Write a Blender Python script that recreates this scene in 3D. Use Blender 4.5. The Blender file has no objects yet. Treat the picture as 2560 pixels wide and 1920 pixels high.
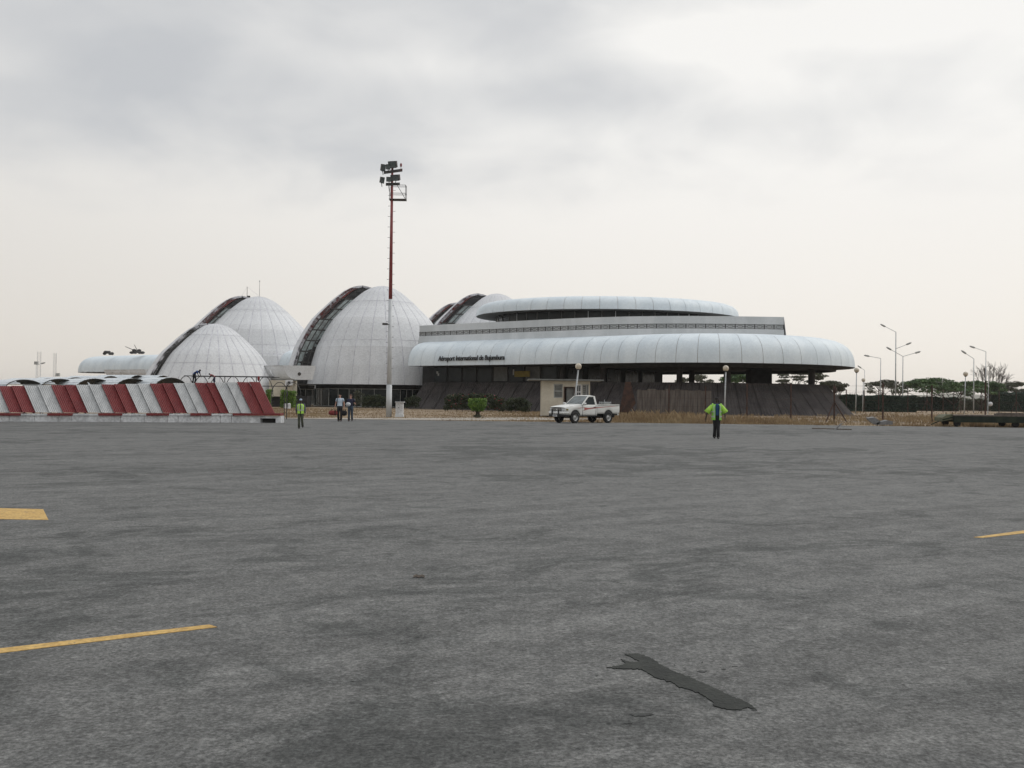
import bpy, bmesh, math, random
from mathutils import Vector, Matrix
from mathutils.geometry import tessellate_polygon

# ------------------------------------------------------------------ camera, world, sun, exposure
S = bpy.context.scene
COL = S.collection
RD = random.Random(11)
FPX, CX, CY = 2489.0, 1280.0, 960.0          # focal length and centre in photo pixels
EYE = 1.63
PITCH = math.atan(34 / FPX)
ROLL = 0.0123
fw = Vector((0, math.cos(PITCH), math.sin(PITCH)))
up0 = Vector((0, -math.sin(PITCH), math.cos(PITCH)))
rt0 = Vector((1, 0, 0))
rt = rt0 * math.cos(ROLL) + up0 * math.sin(ROLL)
up = up0 * math.cos(ROLL) - rt0 * math.sin(ROLL)
EYEP = Vector((0, 0, EYE))
cd = bpy.data.cameras.new('camera')
cam = bpy.data.objects.new('camera', cd)
COL.objects.link(cam)
cd.sensor_width = 36.0
cd.lens = 36.0 * FPX / 2560.0
cd.clip_start, cd.clip_end = 0.1, 20000
cam.matrix_world = Matrix(((rt.x, up.x, -fw.x, 0), (rt.y, up.y, -fw.y, 0), (rt.z, up.z, -fw.z, EYE), (0, 0, 0, 1)))
S.camera = cam

SUN_EL, SUN_AZ = math.radians(48), math.radians(62)     # azimuth from +Y (view direction) towards +X
W = bpy.data.worlds.new('World')
S.world = W
W.use_nodes = True
wt = W.node_tree
wt.nodes.clear()


def node(nt, typ, **kw):
    n = nt.nodes.new(typ)
    for k, v in kw.items():
        setattr(n, k, v)
    return n


def setin(nt, sock, v):
    if isinstance(v, bpy.types.NodeSocket):
        nt.links.new(v, sock)
    else:
        sock.default_value = v


def mth(nt, op, a, b=0.0, c=None, clamp=False):
    n = node(nt, 'ShaderNodeMath', operation=op, use_clamp=clamp)
    setin(nt, n.inputs[0], a)
    setin(nt, n.inputs[1], b)
    if c is not None:
        setin(nt, n.inputs[2], c)
    return n.outputs[0]


def sstep(nt, v, lo, hi, a=0.0, b=1.0):
    n = node(nt, 'ShaderNodeMapRange', interpolation_type='SMOOTHSTEP')
    setin(nt, n.inputs[0], v)
    for i, q in enumerate((lo, hi, a, b)):
        n.inputs[i + 1].default_value = q
    return n.outputs[0]


def mixc(nt, f, a, b, mode='MIX'):
    n = node(nt, 'ShaderNodeMix', data_type='RGBA', blend_type=mode)
    setin(nt, n.inputs[0], f)
    for i, q in ((6, a), (7, b)):
        if isinstance(q, (tuple, list)):
            q = tuple(q) + (1,) if len(q) == 3 else tuple(q)
        setin(nt, n.inputs[i], q)
    return n.outputs[2]


def noise(nt, vec, scale, detail=4, rough=.5, dist=0.0):
    n = node(nt, 'ShaderNodeTexNoise')
    if vec is not None:
        nt.links.new(vec, n.inputs['Vector'])
    n.inputs['Scale'].default_value = scale
    n.inputs['Detail'].default_value = detail
    n.inputs['Roughness'].default_value = rough
    n.inputs['Distortion'].default_value = dist
    return n.outputs['Fac']


def blob(nt, a, z, a0, sa, z0, sz):
    p = mth(nt, 'POWER', mth(nt, 'ABSOLUTE', mth(nt, 'MULTIPLY_ADD', a, 1 / sa, -a0 / sa)), 2)
    q = mth(nt, 'POWER', mth(nt, 'ABSOLUTE', mth(nt, 'MULTIPLY_ADD', z, 1 / sz, -z0 / sz)), 2)
    return mth(nt, 'EXPONENT', mth(nt, 'MULTIPLY', mth(nt, 'ADD', p, q), -1))


tc = node(wt, 'ShaderNodeTexCoord')
sp = node(wt, 'ShaderNodeSeparateXYZ')
wt.links.new(tc.outputs['Generated'], sp.inputs[0])
dx, dy, dz = sp.outputs
zc = mth(wt, 'ADD', mth(wt, 'MAXIMUM', dz, 0.0), 0.30)
cv = node(wt, 'ShaderNodeCombineXYZ')
setin(wt, cv.inputs[0], mth(wt, 'DIVIDE', dx, zc))
setin(wt, cv.inputs[1], mth(wt, 'DIVIDE', dy, zc))
cv.inputs[2].default_value = 3.7
n1 = noise(wt, cv.outputs[0], 3.6, 5, .50, .35)
n2 = noise(wt, cv.outputs[0], 1.5, 4, .5, .3)
nn = mth(wt, 'ADD', mth(wt, 'MULTIPLY', n1, .5), mth(wt, 'MULTIPLY', n2, .5))
nn = sstep(wt, nn, .30, .70, -.5, .5)
deck = sstep(wt, mth(wt, 'ADD', dz, mth(wt, 'MULTIPLY', nn, .05)), .165, .255)
cover = mth(wt, 'MULTIPLY', deck, sstep(wt, dx, -.15, .30, .62, .18))
# thicker masses: a broad one high on the left, a tongue in the middle, a streak high on the right; thin gaps between
dark = mth(wt, 'MULTIPLY', mth(wt, 'MULTIPLY', nn, .75), deck)
for a0_, sa_, z0_, sz_, w_ in ((-.30, .20, .30, .05, .20), (.05, .12, .288, .022, .38), (.25, .08, .268, .016, .22), (.40, .18, .39, .022, .34), (-.12, .25, .385, .03, .22),
                               (.20, .13, .340, .022, -.30), (-.10, .10, .315, .014, -.25), (-.48, .07, .288, .018, -.35), (.46, .10, .345, .03, -.20)):
    dark = mth(wt, 'ADD', dark, mth(wt, 'MULTIPLY', blob(wt, dx, dz, a0_, sa_, z0_, sz_), w_))
dens = mth(wt, 'ADD', cover, dark, clamp=True)
# cloud deck: cream haze low down, whiter above, brighter towards the hidden sun
sx, sy, sz = math.sin(SUN_AZ) * math.cos(SUN_EL), math.cos(SUN_AZ) * math.cos(SUN_EL), math.sin(SUN_EL)
dt = mth(wt, 'ADD', mth(wt, 'ADD', mth(wt, 'MULTIPLY', dx, sx), mth(wt, 'MULTIPLY', dy, sy)), mth(wt, 'MULTIPLY', dz, sz))
base = mixc(wt, sstep(wt, dz, 0.0, .30), (.875, .825, .76), (.91, .895, .86))
base = mixc(wt, sstep(wt, dz, .35, .9), base, (1.12, 1.16, 1.22))
glow = mth(wt, 'MULTIPLY_ADD', sstep(wt, dt, .0, .60), .18, .90)
base = mixc(wt, 1.0, base, glow, 'MULTIPLY')
cloud = mixc(wt, dens, base, (.585, .597, .612))
sky = node(wt, 'ShaderNodeTexSky', sky_type='NISHITA')
sky.sun_disc = False
sky.sun_elevation = SUN_EL
sky.sun_rotation = SUN_AZ
sky.altitude = 780
sky.dust_density = 3.0
# ten to one cover: cloud deck radiance written at 1 / background strength
BG = 0.1
cl10 = mixc(wt, 1.0, cloud, (1 / BG,) * 3, 'MULTIPLY')
fin = mixc(wt, .93, sky.outputs[0], cl10)
bg = node(wt, 'ShaderNodeBackground')
wt.links.new(fin, bg.inputs[0])
bg.inputs[1].default_value = BG
wo = node(wt, 'ShaderNodeOutputWorld')
wt.links.new(bg.outputs[0], wo.inputs[0])

sl = bpy.data.lights.new('sun', 'SUN')
sl.energy = 1.0
sl.angle = math.radians(24)
sl.color = (1, .96, .9)
sun = bpy.data.objects.new('sun', sl)
COL.objects.link(sun)
sun.rotation_euler = Vector((-sx, -sy, -sz)).to_track_quat('-Z', 'Y').to_euler()

vs = S.view_settings
vs.view_transform = 'Standard'
vs.look = 'None'
vs.exposure = 0.0
vs.gamma = 1.0
vs.use_curve_mapping = False
S.render.engine = 'CYCLES'
S.cycles.max_bounces = 6
S.cycles.diffuse_bounces = 3
S.cycles.glossy_bounces = 3
S.cycles.transmission_bounces = 4
S.cycles.transparent_max_bounces = 8
S.cycles.volume_bounces = 1
S.cycles.use_denoising = True


# ------------------------------------------------------------------ helpers
def ray(px, py):
    return fw + rt * ((px - CX) / FPX) - up * ((py - CY) / FPX)


def at(px, py, Y):
    d = ray(px, py)
    return EYEP + d * (Y / d.y)


def gp(px, py, z=0.0):
    d = ray(px, py)
    return EYEP + d * ((z - EYE) / d.z)


def gx(px, Y, z=0.0):
    """x of the point at depth Y and height z that shows at pixel column px"""
    lo = at(px, 1000, Y)
    return lo.x + (z - lo.z) * 0.0123


def tag(o, label=None, cat=None, group=None, kind=None):
    for k, v in (('label', label), ('category', cat), ('group', group), ('kind', kind)):
        if v:
            o[k] = v
    return o


def thing(name, label, cat, loc=(0, 0, 0), group=None):
    o = bpy.data.objects.new(name, None)
    o.empty_display_size = .3
    o.location = loc
    COL.objects.link(o)
    return tag(o, label, cat, group)


def wloc(o):
    v = Vector((0, 0, 0))
    while o is not None:
        v += o.location
        o = o.parent
    return v


KIDS = {}


def link(o, parent=None):
    COL.objects.link(o)
    if parent is not None:
        o.parent = parent
        KIDS.setdefault(parent.name, []).append(o)
    return o


def copy_tree(o, parent=None):
    c = o.copy()
    link(c, parent)
    for ch in KIDS.get(o.name, []):
        copy_tree(ch, c)
    return c


class MB:
    def __init__(s):
        s.v, s.f, s.m, s.cur = [], [], [], 0

    def add(s, vs_, fs):
        b = len(s.v)
        s.v += [Vector(v) for v in vs_]
        s.f += [[i + b for i in f] for f in fs]
        s.m += [s.cur] * len(fs)
        return s

    def box(s, c, d, rz=0.0):
        c = Vector(c)
        h = Vector(d) / 2
        co, si = math.cos(rz), math.sin(rz)
        vs_ = []
        for z in (-1, 1):
            for x, y in ((-1, -1), (1, -1), (1, 1), (-1, 1)):
                X, Y = x * h.x, y * h.y
                vs_.append(c + Vector((X * co - Y * si, X * si + Y * co, z * h.z)))
        return s.add(vs_, [(0, 3, 2, 1), (4, 5, 6, 7), (0, 1, 5, 4), (1, 2, 6, 5), (2, 3, 7, 6), (3, 0, 4, 7)])

    def obox(s, c, a, b, d):
        c, a, b, d = Vector(c), Vector(a), Vector(b), Vector(d)
        vs_ = [c + a * x + b * y + d * z for z in (-1, 1) for x, y in ((-1, -1), (1, -1), (1, 1), (-1, 1))]
        return s.add(vs_, [(0, 3, 2, 1), (4, 5, 6, 7), (0, 1, 5, 4), (1, 2, 6, 5), (2, 3, 7, 6), (3, 0, 4, 7)])

    def tube(s, p, q, r0, r1=None, n=8):
        return s.pipe([p, q], [r0, r0 if r1 is None else r1], n)

    def pipe(s, pts, rs, n=8, ell=None):
        pts = [Vector(p) for p in pts]
        if not isinstance(rs, (list, tuple)):
            rs = [rs] * len(pts)
        rows = []
        a = None
        for i, p in enumerate(pts):
            t = (pts[min(i + 1, len(pts) - 1)] - pts[max(i - 1, 0)])
            t.normalize()
            if a is None:
                a = t.cross(Vector((0, 1, 0.02)))
                if a.length < .1:
                    a = t.cross(Vector((1, 0, 0)))
            a = (a - t * a.dot(t)).normalized()
            b = t.cross(a)
            ea, eb = ell if ell else (1, 1)
            rows.append([p + (a * math.cos(w) * ea + b * math.sin(w) * eb) * rs[i] for w in [2 * math.pi * k / n for k in range(n)]])
        s.grid(rows, closed=True)
        L = len(s.v)
        m = len(rows)
        s.f += [[L - n * m + k for k in range(n)][::-1], [L - n + k for k in range(n)]]
        s.m += [s.cur] * 2
        return s

    def grid(s, rows, closed=False):
        n = len(rows[0])
        fs = []
        for i in range(len(rows) - 1):
            for j in range(n if closed else n - 1):
                k = (j + 1) % n
                fs.append((i * n + j, i * n + k, (i + 1) * n + k, (i + 1) * n + j))
        return s.add([p for r in rows for p in r], fs)

    def lathe(s, prof, c=(0, 0, 0), n=24, a0=0.0, a1=None):
        c = Vector(c)
        full = a1 is None
        m = n if full else n + 1
        rows = []
        for r, z in prof:
            rows.append([c + Vector((r * math.sin(t), -r * math.cos(t), z)) for t in
                         [(a0 + (2 * math.pi if full else a1 - a0) * k / n) for k in range(m)]])
        return s.grid(rows, closed=full)

    def ell(s, c, r, nu=12, nv=8):
        c = Vector(c)
        rows = []
        for i in range(nv + 1):
            t = math.pi * i / nv
            q = max(math.sin(t), .02)
            rows.append([c + Vector((r[0] * q * math.cos(w), r[1] * q * math.sin(w), -r[2] * math.cos(t)))
                         for w in [2 * math.pi * k / nu for k in range(nu)]])
        return s.grid(rows, closed=True)

    def prism(s, pts, h):
        """pts: list of 3-D points (planar outline); h: extrusion vector"""
        pts = [Vector(p) for p in pts]
        h = Vector(h)
        tri = tessellate_polygon([pts])
        n = len(pts)
        fs = [tuple(t) for t in tri] + [tuple(i + n for i in reversed(t)) for t in tri]
        fs += [(i, (i + 1) % n, (i + 1) % n + n, i + n) for i in range(n)]
        return s.add(pts + [p + h for p in pts], fs)

    def build(s, name, mats, parent=None, smooth=False, origin=None, fixn=False):
        if not isinstance(mats, (list, tuple)):
            mats = [mats]
        if parent is not None:
            o0 = wloc(parent)
        elif origin is not None:
            o0 = Vector(origin)
        else:
            o0 = Vector((0, 0, 0))
        me = bpy.data.meshes.new(name)
        me.from_pydata([v - o0 for v in s.v], [], s.f)
        for m in mats:
            me.materials.append(m)
        if len(mats) > 1:
            me.polygons.foreach_set('material_index', s.m)
        if fixn:
            b = bmesh.new()
            b.from_mesh(me)
            bmesh.ops.recalc_face_normals(b, faces=b.faces)
            b.to_mesh(me)
            b.free()
        if smooth:
            me.polygons.foreach_set('use_smooth', [True] * len(me.polygons))
        me.update()
        o = bpy.data.objects.new(name, me)
        if parent is None:
            o.location = o0
        link(o, parent)
        return o


def mat(name, col, rough=.6, var=.10, scale=1.5, metal=0.0, bump=0.0, bscale=25, spec=.4, col2=None,
        stretch=None, lo=.35, hi=.65, detail=5, fine=0.0, fscale=18):
    m = bpy.data.materials.new(name)
    m.use_nodes = True
    nt = m.node_tree
    p = nt.nodes['Principled BSDF']
    p.inputs['Roughness'].default_value = rough
    p.inputs['Metallic'].default_value = metal
    p.inputs['Specular IOR Level'].default_value = spec
    t = node(nt, 'ShaderNodeTexCoord')
    vec = t.outputs['Object']
    if stretch:
        mp = node(nt, 'ShaderNodeMapping')
        mp.inputs['Scale'].default_value = stretch
        nt.links.new(vec, mp.inputs[0])
        v2 = mp.outputs[0]
    else:
        v2 = vec
    if col2 is None:
        col2 = tuple(min(1, c * (1 + var)) for c in col)
        col = tuple(c * (1 - var) for c in col)
    f = sstep(nt, noise(nt, v2, scale, detail, .6), lo, hi)
    c = mixc(nt, f, col, col2)
    if fine:
        g = sstep(nt, noise(nt, vec, fscale, 3, .6), .3, .7, 1 - fine, 1 + fine)
        c = mixc(nt, 1.0, c, g, 'MULTIPLY')
    nt.links.new(c, p.inputs['Base Color'])
    if bump:
        b = node(nt, 'ShaderNodeBump')
        b.inputs['Strength'].default_value = bump
        b.inputs['Distance'].default_value = .02
        nt.links.new(noise(nt, vec, bscale, 4, .6), b.inputs['Height'])
        nt.links.new(b.outputs[0], p.inputs['Normal'])
    return m


def glass(name, col, rough=.22):
    m = mat(name, col, rough, .25, .8, spec=.2)
    return m


M = {}
M['dome'] = mat('dome_panel', (.57, .58, .59), .68, scale=.45, col2=(.65, .66, .67), stretch=(1, 1, .5), bump=.15, fine=.09, fscale=5)
M['dome_seam'] = mat('dome_seam', (.53, .53, .565), .8, .15)
M['canopy'] = mat('canopy_sheet', (.60, .665, .705), .6, scale=.5, col2=(.68, .74, .77), fine=.04, fscale=4, stretch=(1, 1, .4))
M['canopy_seam'] = mat('canopy_seam', (.42, .36, .31), .8, .2)
M['concrete'] = mat('concrete', (.50, .525, .535), .85, scale=.35, col2=(.60, .62, .63), bump=.2, fine=.08, stretch=(1, 1, .35))
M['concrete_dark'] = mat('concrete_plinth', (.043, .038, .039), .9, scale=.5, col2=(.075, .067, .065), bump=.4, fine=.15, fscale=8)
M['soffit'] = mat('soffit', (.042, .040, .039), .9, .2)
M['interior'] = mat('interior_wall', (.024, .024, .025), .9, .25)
M['grey_wall'] = mat('grey_wall', (.16, .165, .16), .85, .15)
M['glass'] = glass('dark_glass', (.012, .018, .02))
M['slit_glass'] = mat('slit_glass', (.19, .225, .225), .25, .35, 1.2, spec=.7)  # pale base colour stands in for sky reflected in the panes
M['red_rim'] = mat('red_rim', (.13, .028, .025), .6, .25)
M['frame'] = mat('grey_frame', (.32, .33, .32), .5, .15)
M['dark_metal'] = mat('dark_metal', (.045, .043, .042), .55, .3)
M['rust'] = mat('rusty_metal', (.035, .022, .018), .85, scale=3, col2=(.070, .036, .026))
M['red_paint'] = mat('red_paint', (.15, .018, .020), .55, scale=1.6, col2=(.19, .028, .028), stretch=(1, 1, .4), fine=.05, fscale=6)
M['white_paint'] = mat('white_paint', (.40, .41, .41), .65, scale=1.8, col2=(.50, .51, .51), stretch=(1.4, 1, .3), fine=.04, fscale=6)
M['kerb_white'] = mat('whitewashed_concrete', (.48, .49, .50), .85, scale=1.1, col2=(.64, .65, .66), fine=.18, fscale=7, bump=.2)
M['mast_white'] = mat('mast_white', (.52, .54, .55), .5, .10, .6)
M['mast_red'] = mat('mast_red', (.24, .055, .055), .6, .2, .8)
M['cream'] = mat('cream_render', (.46, .42, .34), .85, scale=.8, col2=(.57, .53, .44), fine=.08)
M['car_white'] = mat('car_white', (.68, .68, .65), .22, .04, 1, spec=.5)
M['car_glass'] = mat('car_glass', (.10, .12, .12), .06, .2, 2, spec=.8)
M['car_black'] = mat('car_black', (.02, .02, .022), .5, .2)
M['tyre'] = mat('tyre', (.018, .018, .018), .85, .25, 6)
M['rim'] = mat('rim_metal', (.42, .42, .41), .4, .12, 6, metal=.3)
M['chrome'] = mat('chrome', (.62, .62, .6), .22, .08, 3, metal=.6)
M['lamp_glass'] = mat('lamp_glass', (.45, .46, .46), .15, .2, 12, spec=.8)
M['stripe_red'] = mat('stripe_red', (.35, .09, .08), .5, .2)
M['galv'] = mat('galvanised', (.40, .42, .43), .5, .15, 2, metal=.2)
M['globe'] = mat('globe_glass', (.42, .37, .29), .35, .15, 4, col2=(.60, .54, .44))
M['corrugated'] = mat('corrugated_sheet', (.50, .54, .57), .35, scale=2.2, col2=(.68, .72, .74), metal=.15, stretch=(.4, 2, 2))
M['corr_under'] = mat('sheet_underside', (.10, .095, .078), .8, .2)
M['yellow'] = None
M['bark'] = mat('bark', (.055, .043, .034), .9, .3, 3)
M['leaf'] = mat('acacia_leaf', (.030, .066, .020), .7, scale=.7, col2=(.088, .155, .045), lo=.3, hi=.7)
M['leaf_dull'] = mat('dull_leaf', (.05, .056, .034), .75, scale=.8, col2=(.10, .105, .066), lo=.3, hi=.7)
M['hedge'] = mat('hedge_leaf', (.016, .036, .026), .8, scale=.9, col2=(.036, .064, .042), lo=.3, hi=.7)
M['bush'] = mat('bush_leaf', (.022, .036, .016), .75, scale=1.4, col2=(.055, .065, .030), lo=.3, hi=.7)
M['topiary'] = mat('clipped_leaf', (.050, .11, .016), .7, scale=2, col2=(.15, .25, .03), lo=.3, hi=.7)
M['flower'] = mat('flower', (.30, .05, .06), .7, .3, 3)
M['skin_dark'] = mat('dark_skin', (.035, .020, .014), .5, .1, 8)
M['skin_light'] = mat('light_skin', (.44, .25, .19), .5, .08, 8)
M['hivis'] = mat('hivis_yellow', (.38, .66, .09), .7, .10, 5)
M['hivis_green'] = mat('hivis_green', (.26, .60, .08), .7, .10, 5)
M['reflective'] = mat('reflective_tape', (.42, .44, .42), .35, .1, 8)
M['blue_shirt'] = mat('blue_shirt', (.014, .05, .14), .8, .15, 6)
M['pale_shirt'] = mat('pale_shirt', (.46, .54, .62), .8, .10, 6)
M['navy'] = mat('navy_cloth', (.018, .020, .045), .8, .2, 6)
M['black_cloth'] = mat('black_cloth', (.012, .012, .015), .85, .25, 6)
M['khaki'] = mat('khaki_cloth', (.06, .065, .045), .85, .2, 6)
M['denim'] = mat('denim', (.04, .06, .085), .85, .2, 6)
M['grey_cloth'] = mat('grey_cloth', (.10, .10, .12), .85, .2, 6)
M['red_cloth'] = mat('red_cloth', (.20, .03, .03), .8, .2, 6)
M['worker_blue'] = mat('worker_blue', (.03, .07, .22), .8, .15, 6)
M['worker_red'] = mat('worker_red', (.28, .10, .10), .8, .15, 6)
M['hair_dark'] = mat('dark_hair', (.012, .010, .009), .8, .2, 20)
M['hair_brown'] = mat('brown_hair', (.10, .05, .03), .7, .2, 20)
M['hair_grey'] = mat('grey_hair', (.40, .36, .33), .7, .2, 20)
M['cap'] = mat('pale_cap', (.30, .36, .44), .8, .1, 10)
M['white_cloth'] = mat('white_cloth', (.55, .57, .58), .8, .1, 6)
M['trailer_green'] = mat('trailer_green', (.006, .012, .007), .8, scale=2, col2=(.018, .026, .014), fine=.2)
M['olive'] = mat('olive_paint', (.08, .085, .05), .75, scale=2, col2=(.13, .13, .08))
M['wood'] = mat('old_wood', (.085, .07, .058), .9, scale=2, col2=(.15, .125, .105), stretch=(3, 3, .4))
M['plank'] = mat('fence_plank', (.075, .063, .056), .9, scale=2, col2=(.125, .108, .096), stretch=(3, 3, .3))
M['rubble'] = mat('broken_slab', (.17, .17, .17), .9, .2, 3, bump=.4)
M['sign_yellow'] = mat('sign_yellow', (.20, .15, .02), .7, .2, 2)
M['letter'] = mat('letter_black', (.012, .012, .014), .5, .1, 4)


def leafs(mb, c, r, n, size, rd, shell=.35):
    c = Vector(c)
    for _ in range(n):
        while True:
            p = Vector((rd.uniform(-1, 1), rd.uniform(-1, 1), rd.uniform(-1, 1)))
            if shell < p.length <= 1:
                break
        q = c + Vector((p.x * r[0], p.y * r[1], p.z * r[2]))
        a = Vector((rd.gauss(0, 1), rd.gauss(0, 1), rd.gauss(0, .7))).normalized()
        b = a.cross(Vector((rd.gauss(0, 1), rd.gauss(0, 1), rd.gauss(0, 1)))).normalized()
        L = size * rd.uniform(.6, 1.4)
        mb.add([q - a * L * .5, q + b * L * .28, q + a * L * .5, q - b * L * .28], [(0, 1, 2, 3)])
    return mb
# ------------------------------------------------------------------ ground, apron, paths, markings
def asphalt_mat():
    m = bpy.data.materials.new('asphalt')
    m.use_nodes = True
    nt = m.node_tree
    p = nt.nodes['Principled BSDF']
    t = node(nt, 'ShaderNodeTexCoord').outputs['Object']

    def mapped(sc, ang=-34.0):
        # texture drawn out along the direction in which aircraft taxi
        a = node(nt, 'ShaderNodeMapping')
        a.inputs['Rotation'].default_value = (0, 0, math.radians(ang))
        nt.links.new(t, a.inputs[0])
        b_ = node(nt, 'ShaderNodeMapping')
        b_.inputs['Scale'].default_value = sc
        nt.links.new(a.outputs[0], b_.inputs[0])
        return b_.outputs[0]
    region = noise(nt, mapped((.6, 1, 1)), .13, 4, .55, .4)
    stain = noise(nt, mapped((.75, 1, 1)), .75, 13, .76, .9)
    wear = noise(nt, mapped((.75, 1, 1)), 2.2, 12, .80, .6)
    grain = noise(nt, t, 38, 6, .85)
    grain2 = noise(nt, t, 9, 10, .85)
    c = mixc(nt, sstep(nt, wear, .36, .64), (.100, .101, .098), (.152, .152, .146))
    # dirty minority patches, gathered in regions
    f = sstep(nt, mth(nt, 'ADD', mth(nt, 'MULTIPLY', stain, .65), mth(nt, 'MULTIPLY', region, .35)), .49, .57)
    c = mixc(nt, mth(nt, 'MULTIPLY', f, .66), c, (.050, .053, .051))
    c = mixc(nt, 1.0, c, sstep(nt, grain, .30, .70, .40, 1.60), 'MULTIPLY')
    c = mixc(nt, 1.0, c, sstep(nt, grain2, .34, .66, .74, 1.28), 'MULTIPLY')
    # pale and dark drag marks
    line = noise(nt, mapped((.02, .9, 1)), 1.5, 6, .7)
    c = mixc(nt, 1.0, c, sstep(nt, line, .40, .62, .90, 1.10), 'MULTIPLY')
    # aggregate: single stones lighter and darker than the binder
    for sc_, lo_, hi_ in ((46, .84, 1.18), (17, .94, 1.06)):
        vs_ = node(nt, 'ShaderNodeTexVoronoi')
        vs_.inputs['Scale'].default_value = sc_
        nt.links.new(t, vs_.inputs['Vector'])
        sep_ = node(nt, 'ShaderNodeSeparateColor')
        nt.links.new(vs_.outputs['Color'], sep_.inputs[0])
        c = mixc(nt, 1.0, c, sstep(nt, sep_.outputs[0], 0, 1, lo_, hi_), 'MULTIPLY')
    # dark pits and stones
    vo = node(nt, 'ShaderNodeTexVoronoi')
    vo.inputs['Scale'].default_value = 2.2
    nt.links.new(t, vo.inputs['Vector'])
    pit = sstep(nt, vo.outputs['Distance'], .022, .045, .35, 1.0)
    c = mixc(nt, 1.0, c, pit, 'MULTIPLY')
    nt.links.new(c, p.inputs['Base Color'])
    p.inputs['Roughness'].default_value = .88
    p.inputs['Specular IOR Level'].default_value = .25
    b = node(nt, 'ShaderNodeBump')
    b.inputs['Strength'].default_value = .55
    b.inputs['Distance'].default_value = .012
    nt.links.new(mth(nt, 'ADD', grain, mth(nt, 'MULTIPLY', grain2, .8)), b.inputs['Height'])
    nt.links.new(b.outputs[0], p.inputs['Normal'])
    return m


M['asphalt'] = asphalt_mat()
M['soil'] = mat('dry_soil', (.185, .135, .085), .95, scale=.35, col2=(.27, .205, .135), fine=.18, fscale=3)
M['path'] = mat('path_concrete', (.27, .24, .20), .9, scale=.8, col2=(.36, .33, .29), fine=.12)
M['drygrass'] = mat('dry_grass_blade', (.19, .125, .068), .9, scale=.30, col2=(.32, .245, .14), lo=.3, hi=.7)
M['patch'] = mat('patch_bitumen', (.018, .020, .018), .9, scale=3, col2=(.034, .037, .032), bump=.5, bscale=40, fine=.2, fscale=30)
M['stain'] = mat('stain_bitumen', (.045, .047, .045), .9, .3, 6, fine=.4, fscale=40)

EDGE = 68.4
mb = MB()
G = 4300
mb.add([(-G, -300, -.05), (G, -300, -.05), (G, G, -.05), (-G, G, -.05)], [(0, 1, 2, 3)])
tag(mb.build('ground', M['soil']), kind='structure')

# apron with a slightly ragged far edge
pts = []
n = 500
for i in range(n + 1):
    x = -160 + 320 * i / n
    pts.append((x, EDGE + .22 * math.sin(x * .9) * math.sin(x * .23) + RD.gauss(0, .13)))
mb = MB()
ny = 8
rows = []
for j in range(ny + 1):
    rows.append([(x, -60 + (y + 60) * j / ny, 0) for x, y in pts])
rows.append([(x, y + .05, -.06) for x, y in pts])
mb.grid(rows)
tag(mb.build('apron', M['asphalt']), kind='structure')


def flat(name, outline, m, z, h=.004, kind='structure'):
    b = MB()
    b.prism([(p[0], p[1], z) for p in outline][::-1], (0, 0, -h))
    return tag(b.build(name, m, fixn=True), kind=kind)


# pale footpath between apron and terminal, and a strip path on the right
flat('path', [(-17, 69.3), (-6, 70.2), (2, 74.0), (8, 82), (8, 86), (-1, 82.5), (-8, 75.0), (-17, 71.0)], M['path'], -.012, .03)
flat('path', [(19, 112.0), (80, 104.0), (80, 106.3), (19, 113.6)], M['path'], -.012, .03)
flat('path', [(14, 83.5), (60, 81.0), (60, 82.0), (14, 84.4)], M['path'], -.012, .03)


def paint_mat():
    m = mat('worn_yellow_paint', (.43, .27, .085), .8, scale=7, col2=(.53, .35, .12), fine=.22, fscale=30)
    nt = m.node_tree
    p = nt.nodes['Principled BSDF']
    src = p.inputs['Base Color'].links[0].from_socket
    t = node(nt, 'ShaderNodeTexCoord').outputs['Object']
    w = sstep(nt, noise(nt, t, 5, 6, .75), .60, .68)
    nt.links.new(mixc(nt, w, src, (.12, .115, .10)), p.inputs['Base Color'])
    return m


M['yellow'] = paint_mat()


def ground_poly(name, pix, z=.004, m=None, h=.003):
    return flat(name, [gp(x, y) for x, y in pix], m or M['yellow'], z, h)


a0, a1 = gp(0, 1622), gp(0, 1633.5)
b0, b1 = gp(523, 1562.5), gp(543, 1568.5)
ext = lambda p, q: p + (p - q).normalized() * 4
flat('painted_line', [ext(a0, b0), b0, b1, ext(a1, b1)], M['yellow'], .004, .003)
c0, c1 = gp(2434, 1343.5), gp(2456, 1345.2)
d0, d1 = gp(2560, 1326.5), gp(2560, 1333.5)
flat('painted_line', [c0, ext(d0, c0), ext(d1, c1), c1], M['yellow'], .004, .003)
e0, e1 = gp(0, 1277.5), gp(0, 1298)
flat('painted_marking', [e0 + Vector((-6, .9, 0)), gp(108, 1273.5), gp(121, 1300), e1 + Vector((-6, .1, 0))], M['yellow'], .004, .003)

# dark bitumen repair in the foreground, ragged outline
rp = [(180, 355), (420, 370), (620, 372), (800, 482), (1000, 535), (1080, 590), (1350, 672), (1500, 770), (1540, 840), (1700, 880),
      (1880, 887), (1960, 850), (2070, 890), (2010, 828), (1930, 785), (1800, 730), (1700, 690), (1450, 570), (1260, 490), (1100, 425),
      (900, 338), (790, 268), (700, 215), (580, 178), (410, 184), (520, 235), (600, 278), (480, 285), (360, 245), (420, 290), (360, 322)]
rr = []
for i, (x, y) in enumerate(rp):
    x2, y2 = rp[(i + 1) % len(rp)]
    k = max(2, int(math.hypot(x2 - x, y2 - y) / 22))
    for j in range(k):
        q = j / k
        rr.append((1480 + (x + (x2 - x) * q + (RD.gauss(0, 7) if j else 0)) / 5.027, 1600 + (y + (y2 - y) * q + (RD.gauss(0, 4) if j else 0)) / 5.027))
ground_poly('patch', rr, .0055, M['patch'], .005)
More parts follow.
